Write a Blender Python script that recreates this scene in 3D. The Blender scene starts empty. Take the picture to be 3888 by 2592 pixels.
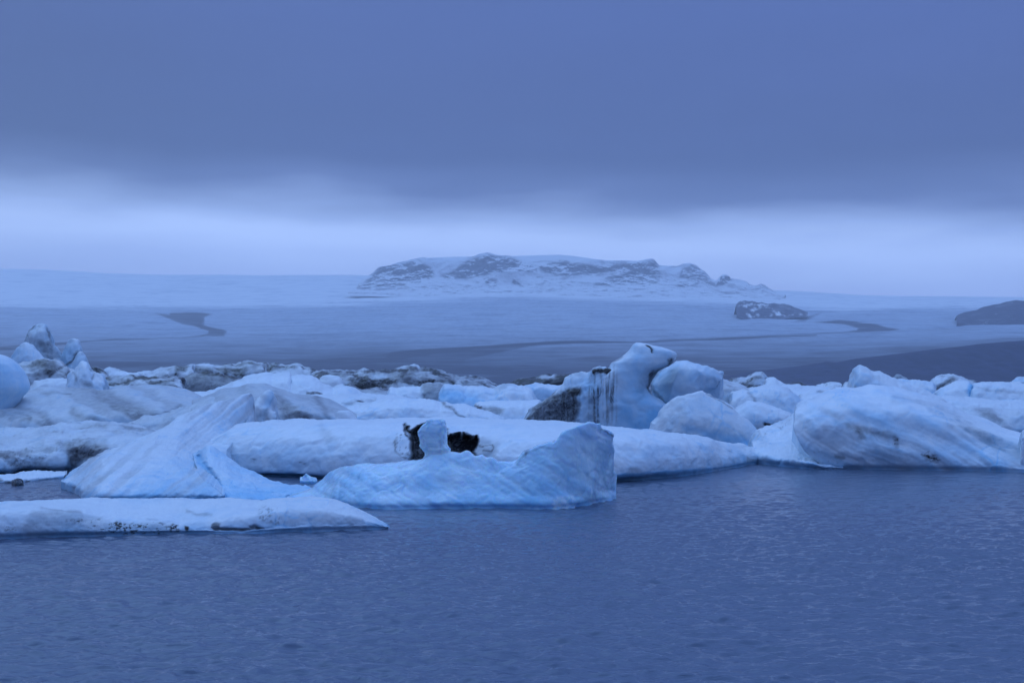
import bpy, math, random
import numpy as np

# ------------------------------------------------------------------ camera, world, sun, exposure
W, H, F, YH, CH = 3888.0, 2592.0, 5254.0, 1461.0, 4.0   # photograph size, focal length in its pixels, horizon row, camera height
sc = bpy.context.scene
col = sc.collection
cam_d = bpy.data.cameras.new('camera'); cam = bpy.data.objects.new('camera', cam_d); col.objects.link(cam)
cam_d.sensor_width = 22.2; cam_d.lens = F / W * 22.2
cam_d.shift_y = (YH - H / 2) / W
cam_d.clip_start = 0.5; cam_d.clip_end = 80000
cam.location = (0, 0, CH); cam.rotation_euler = (math.radians(90), 0, 0)
sc.camera = cam
sc.view_settings.view_transform = 'Standard'; sc.view_settings.look = 'None'
sc.view_settings.gamma = 1; sc.view_settings.exposure = 0.0
try:
    sc.cycles.use_denoising = True
    sc.cycles.max_bounces = 8; sc.cycles.diffuse_bounces = 3; sc.cycles.glossy_bounces = 3
    sc.cycles.transmission_bounces = 4; sc.cycles.volume_bounces = 3
except Exception:
    pass

SUN_EL, SUN_AZ = math.radians(48), math.radians(-40)      # soft dusk light through cloud, from beyond and left
world = bpy.data.worlds.new('World'); sc.world = world; world.use_nodes = True
nt = world.node_tree; nt.nodes.clear()
N = nt.nodes.new; L = nt.links.new
def mth(tree, op, a, b=None, c=None, clamp=False):
    n = tree.nodes.new('ShaderNodeMath'); n.operation = op; n.use_clamp = clamp
    for i, v in enumerate((a, b, c)):
        if v is None: continue
        if isinstance(v, (int, float)): n.inputs[i].default_value = v
        else: tree.links.new(v, n.inputs[i])
    return n.outputs[0]
def ramp(tree, fac, stops, interp='EASE'):
    n = tree.nodes.new('ShaderNodeValToRGB'); n.color_ramp.interpolation = interp
    e = n.color_ramp.elements
    while len(e) > 1: e.remove(e[-1])
    for i, (p, c) in enumerate(stops):
        if isinstance(c, (int, float)): c = (c, c, c)
        x = e[0] if i == 0 else e.new(p)
        x.position = p; x.color = (*c, 1)
    tree.links.new(fac, n.inputs[0]); return n.outputs[0]
def mixc(tree, f, a, b, mode='MIX'):
    n = tree.nodes.new('ShaderNodeMix'); n.data_type = 'RGBA'; n.blend_type = mode
    for s, v in ((n.inputs[0], f), (n.inputs[6], a), (n.inputs[7], b)):
        if isinstance(v, (int, float)): s.default_value = v
        elif isinstance(v, tuple): s.default_value = (*v, 1)
        else: tree.links.new(v, s)
    return n.outputs[2]
def noise(tree, vec, scale, detail=4, rough=.5, dist=0.0):
    n = tree.nodes.new('ShaderNodeTexNoise')
    n.inputs['Scale'].default_value = scale; n.inputs['Detail'].default_value = detail
    n.inputs['Roughness'].default_value = rough; n.inputs['Distortion'].default_value = dist
    tree.links.new(vec, n.inputs['Vector']); return n.outputs['Fac']
def mapping(tree, vec, scale=(1, 1, 1), rot=(0, 0, 0)):
    n = tree.nodes.new('ShaderNodeMapping'); n.inputs['Scale'].default_value = scale; n.inputs['Rotation'].default_value = rot
    tree.links.new(vec, n.inputs[0]); return n.outputs[0]

sky = N('ShaderNodeTexSky'); sky.sky_type = 'NISHITA'; sky.sun_disc = False
sky.sun_elevation = SUN_EL; sky.sun_rotation = SUN_AZ
tc = N('ShaderNodeTexCoord'); sx = N('ShaderNodeSeparateXYZ'); L(tc.outputs['Generated'], sx.inputs[0])
cl1 = noise(nt, mapping(nt, tc.outputs['Generated'], (5, 5, 26)), 1.0, 5, .5)
cl2 = noise(nt, mapping(nt, tc.outputs['Generated'], (2, 2, 9)), 1.0, 3, .5)
el = mth(nt, 'ARCSINE', sx.outputs['Z']); el = mth(nt, 'MULTIPLY', el, 57.2958)         # elevation in degrees
# the cloud edge hangs a little lower to the right
e2 = mth(nt, 'ADD', el, mth(nt, 'MULTIPLY', sx.outputs['X'], 1.5))
e2 = mth(nt, 'ADD', e2, mth(nt, 'MULTIPLY', mth(nt, 'SUBTRACT', cl1, .5), 2.6))
SKYSTOPS = [(0.0, (.40, .52, 1.00)), (3.0/90, (.44, .57, 1.08)), (4.4/90, (.50, .69, 1.24)), (5.8/90, (.68, .92, 1.52)), (6.9/90, (.38, .54, .96)), (8.0/90, (.092, .143, .36)), (9.3/90, (.030, .054, .20)),
            (13/90, (.047, .080, .28)), (19/90, (.067, .117, .39)), (32/90, (.25, .42, .98)), (60/90, (.42, .75, 1.58)), (1, (.43, .77, 1.64))]
cloudc = ramp(nt, mth(nt, 'DIVIDE', e2, 90.0, clamp=True), [(p, tuple(v * .7 for v in c)) for p, c in SKYSTOPS], 'LINEAR')
cloudc = mixc(nt, 1.0, cloudc, mixc(nt, cl2, (1.12, 1.12, 1.12), (1.72, 1.72, 1.72)), 'MULTIPLY')
# the sky is brighter beyond the mountains than behind the viewer, above the low band
side = ramp(nt, mth(nt, 'MULTIPLY_ADD', sx.outputs['Y'], .5, .5), [(0, .62), (.5, .9), (1, 1.25)], 'LINEAR')
low = ramp(nt, mth(nt, 'DIVIDE', el, 90.0, clamp=True), [(.18, 1.0), (.34, 0.0)], 'LINEAR')
behind = mth(nt, 'GREATER_THAN', sx.outputs['Y'], 0.0)
side = mixc(nt, mth(nt, 'MULTIPLY', low, behind), side, (1, 1, 1))
cloudc = mixc(nt, 1.0, cloudc, side, 'MULTIPLY')
cloudc = mixc(nt, 1.0, cloudc, ramp(nt, mth(nt, 'MULTIPLY_ADD', sx.outputs['X'], .5, .5), [(.31, .82), (.45, 1.0)], 'EASE'), 'MULTIPLY')
clear = mixc(nt, 1.0, sky.outputs[0], (.10, .10, .10), 'MULTIPLY')
both = mixc(nt, .965, clear, cloudc)
bg = N('ShaderNodeBackground'); L(both, bg.inputs[0]); bg.inputs[1].default_value = 1.0
wo = N('ShaderNodeOutputWorld'); L(bg.outputs[0], wo.inputs[0])

sd = bpy.data.lights.new('sun', 'SUN'); sd.energy = 0.5; sd.angle = math.radians(50); sd.color = (.36, .66, 1.0)
sun = bpy.data.objects.new('sun', sd); col.objects.link(sun)
sun.rotation_euler = (math.radians(90) - SUN_EL, 0, math.radians(180) - SUN_AZ)
from mathutils import Vector
_d = Vector((math.sin(SUN_AZ) * math.cos(SUN_EL), math.cos(SUN_AZ) * math.cos(SUN_EL), math.sin(SUN_EL)))
sun.rotation_euler = _d.to_track_quat('Z', 'Y').to_euler()

# ------------------------------------------------------------------ numpy noise
rng = np.random.RandomState(7)
PERM = rng.permutation(256).astype(np.int32); PERM = np.concatenate([PERM, PERM, PERM])
GR = rng.normal(size=(256, 3)); GR /= np.linalg.norm(GR, axis=1)[:, None]
def perlin(p):
    p = np.asarray(p, float); i = np.floor(p).astype(np.int64); f = p - i; i &= 255
    u = f * f * f * (f * (f * 6 - 15) + 10)
    out = 0
    for dx in (0, 1):
        wx = u[:, 0] if dx else 1 - u[:, 0]
        a = PERM[(i[:, 0] + dx) & 255]
        for dy in (0, 1):
            wy = u[:, 1] if dy else 1 - u[:, 1]
            b = PERM[a + ((i[:, 1] + dy) & 255)]
            for dz in (0, 1):
                wz = u[:, 2] if dz else 1 - u[:, 2]
                g = GR[PERM[b + ((i[:, 2] + dz) & 255)]]
                out = out + wx * wy * wz * (g[:, 0] * (f[:, 0] - dx) + g[:, 1] * (f[:, 1] - dy) + g[:, 2] * (f[:, 2] - dz))
    return out * 1.6
def fbm(p, octs=4, gain=.5, lac=2.03):
    s = 0; a = 1; t = 0
    for k in range(octs):
        s = s + a * perlin(p * lac ** k + 17.3 * k); t += a; a *= gain
    return s / t
def ridged(p, octs=4):
    s = 0; a = 1; t = 0
    for k in range(octs):
        s = s + a * (1 - 2 * np.abs(perlin(p * 2.07 ** k + 9.1 * k))); t += a; a *= .5
    return s / t
def worley(p):
    """nearest and second nearest cell point: distances, a tilted plane per cell"""
    p = np.asarray(p, float); i = np.floor(p).astype(np.int64)
    d1 = np.full(len(p), 9.0); d2 = d1.copy(); tl = np.zeros(len(p))
    for dx in (-1, 0, 1):
        for dy in (-1, 0, 1):
            for dz in (-1, 0, 1):
                c = i + [dx, dy, dz]
                h = PERM[PERM[PERM[c[:, 0] & 255] + (c[:, 1] & 255)] + (c[:, 2] & 255)]
                v = p - (c + .5 + GR[h] * .42); d = np.sqrt((v * v).sum(1)); t = (v * GR[(h * 7 + 3) & 255]).sum(1) + GR[(h + 91) & 255, 0] * .35
                n = d < d1; d2 = np.where(n, d1, np.minimum(d2, d)); tl = np.where(n, t, tl); d1 = np.where(n, d, d1)
    return d1, d2, tl
def sstep(a, b, x):
    t = np.clip((x - a) / (b - a), 0, 1); return t * t * (3 - 2 * t)

# ------------------------------------------------------------------ materials
def new_mat(name):
    m = bpy.data.materials.new(name); m.use_nodes = True
    t = m.node_tree; return m, t, t.nodes['Principled BSDF']
def attr(t, name):
    a = t.nodes.new('ShaderNodeAttribute'); a.attribute_name = name; return a
def ice_material(name, snow, blue, ash, rough=.38, sss=0.0, bump=.45, scale=1.0):
    m, t, b = new_mat(name)
    a = attr(t, 'marks'); s = t.nodes.new('ShaderNodeSeparateColor'); t.links.new(a.outputs['Color'], s.inputs[0])
    c = t.nodes.new('ShaderNodeTexCoord').outputs['Object']
    n1 = noise(t, c, 2.2 * scale, 7, .62, .3); n2 = noise(t, c, 9.0 * scale, 6, .65); n3 = noise(t, c, .7 * scale, 4, .5)
    blu = mth(t, 'ADD', s.outputs[1], mth(t, 'ADD', mth(t, 'MULTIPLY', mth(t, 'SUBTRACT', n1, .5), .7), mth(t, 'MULTIPLY', mth(t, 'SUBTRACT', n3, .5), .9)), clamp=True)
    base = mixc(t, blu, snow, blue)
    base = mixc(t, mth(t, 'MULTIPLY', mth(t, 'SUBTRACT', n2, .5, clamp=True), .7), base, tuple(v * .72 for v in snow))
    d = mth(t, 'ADD', s.outputs[0], mth(t, 'MULTIPLY', mth(t, 'SUBTRACT', n2, .5), mth(t, 'MULTIPLY', s.outputs[0], 2.4)))
    d = mth(t, 'ADD', d, mth(t, 'MULTIPLY', mth(t, 'SUBTRACT', n1, .5), mth(t, 'MULTIPLY', s.outputs[0], 1.4)))
    grime = mth(t, 'MULTIPLY', s.outputs[2], mth(t, 'ADD', .35, n1), clamp=True)
    base = mixc(t, grime, base, (.17, .175, .19))
    base = mixc(t, mth(t, 'MULTIPLY', d, 1.0, clamp=True), base, ash)
    t.links.new(base, b.inputs['Base Color'])
    b.inputs['Roughness'].default_value = rough; b.inputs['IOR'].default_value = 1.31
    if sss:
        b.inputs['Subsurface Weight'].default_value = sss; b.inputs['Subsurface Radius'].default_value = (.15, .4, .9)
        b.inputs['Subsurface Scale'].default_value = .35
    vo = t.nodes.new('ShaderNodeTexVoronoi'); vo.feature = 'F1'; vo.inputs['Scale'].default_value = 5.0 * scale; vo.inputs['Randomness'].default_value = 1
    t.links.new(mapping(t, c, (1, 1, 1.6)), vo.inputs['Vector'])
    bp = t.nodes.new('ShaderNodeBump'); bp.inputs['Strength'].default_value = bump; bp.inputs['Distance'].default_value = .05 / scale
    t.links.new(mth(t, 'ADD', mth(t, 'MULTIPLY', vo.outputs['Distance'], .15), mth(t, 'ADD', mth(t, 'MULTIPLY', n2, .35), n1)), bp.inputs['Height']); t.links.new(bp.outputs[0], b.inputs['Normal'])
    return m
SNOW, BLUE, ASH = (.84, .89, .91), (.30, .62, .86), (.018, .018, .022)
ICE = ice_material('weathered_ice', SNOW, BLUE, ASH)
ICEF = ice_material('weathered_ice_far', SNOW, BLUE, ASH, scale=.45)
CLEAR = ice_material('clear_glacier_ice', (.72, .89, .96), (.30, .64, .88), ASH, rough=.14, sss=.4, bump=.5)

# ------------------------------------------------------------------ building
def mesh_obj(name, verts, faces, mat, marks=None, parent=None, origin=None, smooth=True):
    v = np.asarray(verts, np.float64)
    if origin is None: origin = np.array([v[:, 0].mean(), v[:, 1].mean(), 0.0])
    me = bpy.data.meshes.new(name)
    v = v - origin
    f = np.asarray(faces, np.int32)
    me.vertices.add(len(v)); me.vertices.foreach_set('co', v.astype(np.float32).ravel())
    tri = f[:, 2] == f[:, 3]                                          # a repeated last corner means a triangle
    keep = np.ones(f.shape, bool); keep[tri, 3] = False; lt = keep.sum(1).astype(np.int32); lv = f[keep]
    me.loops.add(len(lv)); me.loops.foreach_set('vertex_index', lv.astype(np.int32))
    me.polygons.add(len(f)); me.polygons.foreach_set('loop_start', np.r_[0, np.cumsum(lt)[:-1]].astype(np.int32))
    me.polygons.foreach_set('loop_total', lt)
    me.polygons.foreach_set('use_smooth', np.full(len(f), smooth, bool))
    if smooth: me.polygons.foreach_set('use_smooth', ~tri)
    me.update(calc_edges=True); me.validate()
    if marks is not None:
        ca = me.color_attributes.new('marks', 'FLOAT_COLOR', 'POINT')
        ca.data.foreach_set('color', np.concatenate([marks, np.ones((len(v), 1))], 1).astype(np.float32).ravel())
    me.materials.append(mat)
    o = bpy.data.objects.new(name, me); col.objects.link(o); o.location = origin
    if parent is not None:
        o.parent = parent; o.location = Vector(origin) - parent.location
    return o
def tag(o, label=None, cat=None, group=None, kind=None):
    if label: o['label'] = label
    if cat: o['category'] = cat
    if group: o['group'] = group
    if kind: o['kind'] = kind
    return o

CROP = {'A': (0, 1200, 2.24), 'B': (800, 1300, 2.24), 'C': (1700, 1250, 2.24), 'D': (2600, 1250, 2352 / 1288), 'E': (0, 1700, 1.47),
        'F': (1200, 900, 2352 / 1900), 'G': (0, 950, 2352 / 1500), 'H': (2500, 1000, 2352 / 1388)}
def px(s):
    """'A 10,20 30,40 B 5,6' -> array of photograph points; a letter names the crop the numbers were read from"""
    out = []; c = (0, 0, 1.0)
    for w in s.split():
        if w in CROP: c = CROP[w]; continue
        x, y = w.split(',')[:2]; out.append((c[0] + float(x) / c[2], c[1] + float(y) / c[2]))
    return np.array(out)
def resample(P, n, sm=0.0):
    P = np.asarray(P, float)
    d = np.r_[0, np.cumsum(np.hypot(*np.diff(P[:, :2], axis=0).T))]; u = np.linspace(0, d[-1], n)
    Q = np.stack([np.interp(u, d, P[:, k]) for k in range(P.shape[1])], 1)
    s = max(1, int(sm * n))
    if sm > 0:
        k = np.hanning(2 * s + 3)[1:-1]; k /= k.sum(); pad = len(k) // 2
        for j in range(Q.shape[1]):
            e = np.r_[2 * Q[0, j] - Q[pad:0:-1, j], Q[:, j], 2 * Q[-1, j] - Q[-2:-pad - 2:-1, j]]
            Q[:, j] = np.convolve(e, k, 'valid')
    return Q
def seg_rows(txts, nu, sm):
    """rows may be cut into matching stretches by '|'"""
    if '|' not in txts[0]: return [resample(px(t), nu, sm) for t in txts]
    parts = []
    for t in txts:
        c = ''; row = []
        for w in t.split('|'):
            p = px(c + ' ' + w); row.append(p)
            for k in w.split():
                if k in CROP: c = k
        parts.append([row[0]] + [np.vstack([row[i - 1][-1:], row[i]]) for i in range(1, len(row))])
    ls = np.array([[np.hypot(*np.diff(p[:, :2], axis=0).T).sum() for p in r] for r in parts]).max(0)
    ns = np.maximum(4, np.round(nu * ls / ls.sum()).astype(int))
    out = []
    for r in parts:
        q = [resample(p, n + 1, sm)[(0 if i == 0 else 1):] for i, (p, n) in enumerate(zip(r, ns))]
        out.append(np.vstack(q))
    return out
def catmull(R, counts):
    K = len(R); out = []
    for i in range(K - 1):
        p0 = R[max(i - 1, 0)]; p1 = R[i]; p2 = R[i + 1]; p3 = R[min(i + 2, K - 1)]
        n = counts[i]
        for t in (np.arange(n) / n):
            m1 = (p2 - p0) * .35; m2 = (p3 - p1) * .35
            t2, t3 = t * t, t ** 3
            out.append((2 * t3 - 3 * t2 + 1) * p1 + (t3 - 2 * t2 + t) * m1 + (-2 * t3 + 3 * t2) * p2 + (t3 - t2) * m2)
    out.append(R[-1]); return np.array(out)
def to3(x, y, D):
    return np.stack([(x - W / 2) / F * D, D, CH - (y - YH) / F * D], -1)
def to_px(P):
    D = np.maximum(P[..., 1], .1); return W / 2 + P[..., 0] / D * F, YH + (CH - P[..., 2]) / D * F

def polydist(pts, poly):
    """signed distance (inside positive) of points to a closed polygon"""
    poly = np.asarray(poly); d2 = np.full(len(pts), 1e18); ins = np.zeros(len(pts), bool)
    for a, b in zip(poly, np.roll(poly, -1, 0)):
        e = b - a; w = pts - a; t = np.clip((w @ e) / max(e @ e, 1e-9), 0, 1)
        d2 = np.minimum(d2, ((w - t[:, None] * e) ** 2).sum(1))
        c = (a[1] > pts[:, 1]) != (b[1] > pts[:, 1])
        xi = a[0] + (pts[:, 1] - a[1]) / (e[1] if abs(e[1]) > 1e-9 else 1e-9) * e[0]
        ins ^= c & (pts[:, 0] < xi)
    return np.where(ins, 1, -1) * np.sqrt(d2)
def linedist(pts, line):
    d2 = np.full(len(pts), 1e18)
    for a, b in zip(line[:-1], line[1:]):
        e = b - a; w = pts - a; t = np.clip((w @ e) / max(e @ e, 1e-9), 0, 1)
        d2 = np.minimum(d2, ((w - t[:, None] * e) ** 2).sum(1))
    return np.sqrt(d2)

SEED = [0]
def finish(G, spec, closed=True):
    """G: grid (nv, nu, 3), v running round the section; displaces, marks and returns verts, faces, marks"""
    nv, nu = G.shape[:2]
    P = G.reshape(-1, 3)
    Dm = P[:, 1].mean()
    X, Y = to_px(P); pp = np.stack([X, Y], 1)
    SEED[0] += 1; sd_ = SEED[0] * 13.7
    q = P * (F / Dm) + sd_ * 31                                     # noise space in photograph pixels at this distance
    du = np.gradient(G, axis=1).reshape(-1, 3)
    Gw = np.concatenate([G[-1:], G, G[:1]], 0) if closed else None
    dv = ((Gw[2:] - Gw[:-2]) if closed else np.gradient(G, axis=0)).reshape(-1, 3)
    nrm = np.cross(du, dv); nrm /= np.maximum(np.linalg.norm(nrm, axis=1), 1e-9)[:, None]
    cen = P.mean(0); 
    if (nrm * (P - cen)).sum() < 0: nrm = -nrm
    k = Dm / F
    lw, la = spec.get('lump', (110, 7)); mw, ma = spec.get('mid', (42, 4.2)); fw_, fa = spec.get('fine', (13, 2.0))
    disp = fbm(q / lw, 3) * la + ridged(q / mw + 5, 3) * ma * .75 + fbm(q / mw, 3) * ma * .8 + fbm(q / fw_, 3) * fa
    fl, fa_ = spec.get('facet', (72, 7))
    crack = 0
    if fa_:
        wq = q / fl + np.stack([fbm(q / fl * 1.3 + 2, 2), fbm(q / fl * 1.3 + 6, 2), fbm(q / fl * 1.3 + 9, 2)], 1) * .25
        d1, d2, tl = worley(wq); edge = sstep(0, .16, d2 - d1)
        d1b, d2b, tlb = worley(wq * 2.6 + 11)
        disp = disp + tl * fa_ * edge + tlb * fa_ * .38 * sstep(0, .2, d2b - d1b); crack = (1 - sstep(0, .05, d2 - d1)) * sstep(-.1, .4, fbm(q / 200 + 21, 2))
    gr = spec.get('grain')
    band = np.zeros(len(P))
    if gr:
        ang, wl, am = gr[:3]; cu = gr[3] if len(gr) > 3 else 0.0
        a_ = math.radians(ang); rx = X - X.mean(); ry = -(Y - Y.mean()) + cu * (rx / 1000) ** 2 * 1000
        al = rx * math.cos(a_) + ry * math.sin(a_); ac = -rx * math.sin(a_) + ry * math.cos(a_)
        al = al + fbm(q / 300, 2) * 40; ac = ac + fbm(q / 260 + 3, 2) * wl * .6
        gq = np.stack([al / (wl * 11), ac / wl, np.full(len(P), sd_)], 1)
        band = fbm(gq, 3, .5); disp = disp + band * am
    foot = sstep(-.5 * 1, .15, P[:, 2] / max(P[:, 2].max(), .3))
    P = P + nrm * (disp * k * (.35 + .65 * foot))[:, None]
    dirt = np.full(len(P), float(spec.get('dirt', 0.0))); grime = np.full(len(P), float(spec.get('grime', 0.05)))
    blue = np.full(len(P), float(spec.get('blue', .35))) + fbm(q / 160 + 9, 3) * spec.get('bluevar', .35)
    zmax = max(P[:, 2].max(), .2)
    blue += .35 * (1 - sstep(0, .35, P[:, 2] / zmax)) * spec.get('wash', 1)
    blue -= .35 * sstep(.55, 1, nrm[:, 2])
    blue += crack * .5
    if gr:
        blue += band * .45; grime += np.clip(-band, 0, 1) * spec.get('bandgrime', .4)
    if 'dirtnoise' in spec:
        amt, wl, thr = spec['dirtnoise'][:3]
        qq = q / wl; qq = qq * np.array([.45, 1, 1.25]); qq[:, 2] += qq[:, 0] * .4
        n = fbm(qq + fbm(q / wl * .5, 2)[:, None] * .6, 5, .6)
        dirt += amt * sstep(thr, thr + .25, n); grime += amt * .8 * sstep(thr - .35, thr + .2, n)
    if 'edge' in spec: dirt += 0
    for mk in spec.get('marks', ()):
        kind, pts, soft, di, gi, bl, push = (list(mk) + [0] * 7)[:7]
        pts = px(pts)
        warp = np.stack([fbm(q / 45 + 40, 3), fbm(q / 45 + 80, 3)], 1) * min(soft * .9, 16)
        s = pp + warp
        if kind == 'poly': w = sstep(-soft, soft, polydist(s, pts))
        elif kind == 'line': w = 1 - sstep(0, soft, linedist(s, pts))
        elif kind == 'streak':                                       # thin streaks running down the face
            st = fbm(np.stack([X / 9, Y / 170, np.full(len(P), sd_)], 1), 3, .65)
            w = sstep(-soft, soft, polydist(s, pts)) * sstep(-.12, .42, st)
        elif kind == 'speck':
            st = fbm(np.stack([X / 13, Y / 8, np.full(len(P), sd_)], 1), 5, .72) + fbm(q / 60 + 11, 2) * .5
            w = sstep(-soft, soft, polydist(s, pts)) * sstep(.0, .34, st)
        dirt += w * di; grime += w * gi; blue += w * bl
        if push: P = P + np.stack([P[:, 0] / P[:, 1], np.ones(len(P)), (P[:, 2] - CH) / P[:, 1]], 1) * (w * push)[:, None]
    if Dm < 115 and zmax > .8:                                       # wave-cut notch just above the water
        nw = np.exp(-((P[:, 2] - .02) / (.0022 * Dm)) ** 2) * (.03 + .0022 * Dm)
        P = P + np.stack([P[:, 0] / P[:, 1], np.ones(len(P)), np.zeros(len(P))], 1) * (nw * (nrm[:, 1] < 0))[:, None]
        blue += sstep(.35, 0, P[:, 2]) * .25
    ii = np.arange(nv * nu).reshape(nv, nu)
    a = ii[:, :-1]; b = ii[:, 1:]
    if closed: c = np.roll(ii, -1, 0)[:, 1:]; d = np.roll(ii, -1, 0)[:, :-1]
    else: a = a[:-1]; b = b[:-1]; c = ii[1:, 1:]; d = ii[1:, :-1]
    F4 = np.stack([a.ravel(), b.ravel(), c.ravel(), d.ravel()], 1)
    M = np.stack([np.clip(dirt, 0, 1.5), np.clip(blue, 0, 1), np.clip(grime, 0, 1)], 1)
    if closed:                                                       # close both ends with a fan to a centre point
        for e in (0, nu - 1):
            P = np.vstack([P, P[ii[:, e]].mean(0)]); M = np.vstack([M, M[ii[:, e]].mean(0)])
            ci = len(P) - 1; r = ii[:, e]; r2 = np.roll(r, -1)
            F4 = np.vstack([F4, np.stack([r, r2, np.full(nv, ci), np.full(nv, ci)], 1)])
    return P, F4, M

def shell_loft(spec):
    """rows traced from the waterline up to the crest, each with its own distance; the far side is closed behind them"""
    rows = spec['rows']; sm = spec.get('smooth', .008)
    ext = px(rows[-1][0].replace('|', ' ')); span = np.hypot(*np.diff(ext, axis=0).T).sum()
    q = spec.get('q', 1.0)
    nu = int(np.clip(span / 4.6 * q, 40, 900))
    R2 = seg_rows([r[0] for r in rows], nu, sm); nu = len(R2[0])
    T = spec.get('T', 4.0)
    if 'D' in spec:
        D0 = np.interp(np.linspace(0, 1, nu), np.linspace(0, 1, len(np.atleast_1d(spec['D']))), np.atleast_1d(spec['D']).astype(float))
    else:
        D0 = CH * F / np.maximum(R2[0][:, 1] - YH, 8)
        kk = np.hanning(int(nu * .12) * 2 + 3)[1:-1]; kk /= kk.sum(); h = len(kk) // 2
        D0 = np.convolve(np.r_[2 * D0[0] - D0[h:0:-1], D0, 2 * D0[-1] - D0[-2:-h - 2:-1]], kk, 'valid')
    G = []
    for (txt, off), r in zip(rows, R2):
        o = np.interp(np.linspace(0, 1, nu), np.linspace(0, 1, len(np.atleast_1d(off))), np.atleast_1d(off).astype(float))
        G.append(to3(r[:, 0], r[:, 1], D0 + o))
    return close_rows(G, T, spec, nu)
def close_rows(G, T, spec, nu):
    u = np.linspace(-1, 1, nu); w = np.sqrt(np.clip(1 - np.abs(u) ** 4, .04, 1))
    bot = G[0].copy(); bot[:, 2] = -.9; bot[:, 1] += .3; bot[:, 0] *= bot[:, 1] / (bot[:, 1] - .3)
    c = G[-1]
    def back(dy, fz):
        p = c.copy(); p[:, 1] += dy * w; p[:, 0] *= 1; p[:, 2] = np.where(p[:, 2] > 0, p[:, 2] * fz, p[:, 2]); return p
    b1 = back(T * .35, .93); b2 = back(T * .75, .55); b3 = back(T, .0); b3[:, 2] = -.9
    rows = [bot] + G + [b1, b2, b3]
    q = spec.get('q', 1.0); cnt = []
    for a, b in zip(rows[:-1], rows[1:]):
        Xa, Ya = to_px(a); Xb, Yb = to_px(b)
        cnt.append(int(np.clip(np.percentile(np.hypot(Xa - Xb, Ya - Yb), 80) / 4.6 * q, 3, 110)))
    cnt[0] = 3; cnt[-1] = 5; cnt[-2] = 5; cnt[-3] = 5
    return finish(catmull(rows, cnt), spec)
def auto_berg(spec):
    """crest line traced, standing at distance D with depth T: the foot is found from the distance"""
    c = px(spec['crest']); D = spec['D']; T = spec.get('T', 6.0)
    yw = YH + CH * F / D; e = spec.get('end', 14)
    eL = eR = e
    if isinstance(e, tuple): eL, eR = e
    if eL: c = np.vstack([[c[0, 0] - eL, max(yw, c[0, 1] + 4)], c])
    if eR: c = np.vstack([c, [c[-1, 0] + eR, max(yw, c[-1, 1] + 4)]])
    span = np.hypot(*np.diff(c, axis=0).T).sum(); nu = int(np.clip(span / 4.6 * spec.get('q', 1), 40, 800))
    r = resample(c, nu, spec.get('smooth', .008))
    u = np.linspace(-1, 1, nu); w = np.sqrt(np.clip(1 - np.abs(u) ** spec.get('pl', 3), .03, 1))
    f = spec.get('front', .5)
    Dc = D + T * f
    crest = to3(r[:, 0], r[:, 1], np.full(nu, Dc)); crest[:, 2] = np.maximum(crest[:, 2], 0.02)
    prof = spec.get('prof', ((0, 0), (.12, .45), (.45, .82), (1, 1)))
    G = []
    for a, z in prof:
        p = crest.copy(); p[:, 1] = Dc - T * f * (1 - a) * w; p[:, 0] = crest[:, 0] * (p[:, 1] / Dc) if spec.get('pers', True) else crest[:, 0]
        p[:, 2] = crest[:, 2] * z; G.append(p)
    return close_rows(G, T * (1 - f), spec, nu)
def tube_stack(spec):
    """sections given as y, left x, right x and depth thickness: columns and overhanging heads"""
    secs = []; c = CROP[spec['crop']]
    for y, a, b, t in spec['secs']: secs.append((c[1] + y / c[2], c[0] + a / c[2], c[0] + b / c[2], t))
    S = np.array(secs); D = spec['D']; lean = spec.get('lean', 0.0)
    n = int(np.clip(abs(S[-1, 0] - S[0, 0]) / 4.0, 30, 200))
    S = resample(S[:, [0, 1, 2, 3]], n, spec.get('smooth', .02))
    na = int(spec.get('na', 120)); th = np.linspace(0, 2 * np.pi, na, endpoint=False)
    G = np.zeros((na, n, 3))
    for i, (y, a, b, t) in enumerate(S):
        cx, r = (a + b) / 2, max((b - a) / 2, 1.0); Dz = D + lean * i / n
        e = 2 / spec.get('box', 2.4)
        cs = np.sign(np.cos(th)) * np.abs(np.cos(th)) ** e; sn = np.sign(np.sin(th)) * np.abs(np.sin(th)) ** e
        yy = Dz + sn * t / 2
        X = (cx + cs * r - W / 2) / F * Dz; Z = CH - (y - YH) / F * Dz
        G[:, i, 0] = X; G[:, i, 1] = yy; G[:, i, 2] = Z
    return finish(G, spec)
def berg(label, *shells, name='iceberg', mat=None, cat='iceberg', group=None, parts=()):
    def comb(sh):
        V, Fc, M = [], [], []; n = 0
        for s in sh:
            fn = tube_stack if 'secs' in s else shell_loft if 'rows' in s else auto_berg
            v, f, m = fn(s); V.append(v); Fc.append(f + n); M.append(m); n += len(v)
        return np.vstack(V), np.vstack(Fc), np.vstack(M)
    v, f, m = comb(shells)
    near = v[:, 1].mean() < 110
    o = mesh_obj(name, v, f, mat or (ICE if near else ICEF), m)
    tag(o, label, cat, group or {'iceberg': 'icebergs packed across the lagoon', 'ice chunk': 'small chunks of ice among the bergs'}.get(cat))
    for pn, pm, psh in parts:
        v, f, m = comb(psh); mesh_obj(pn, v, f, pm, m, parent=o)
    return o
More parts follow.
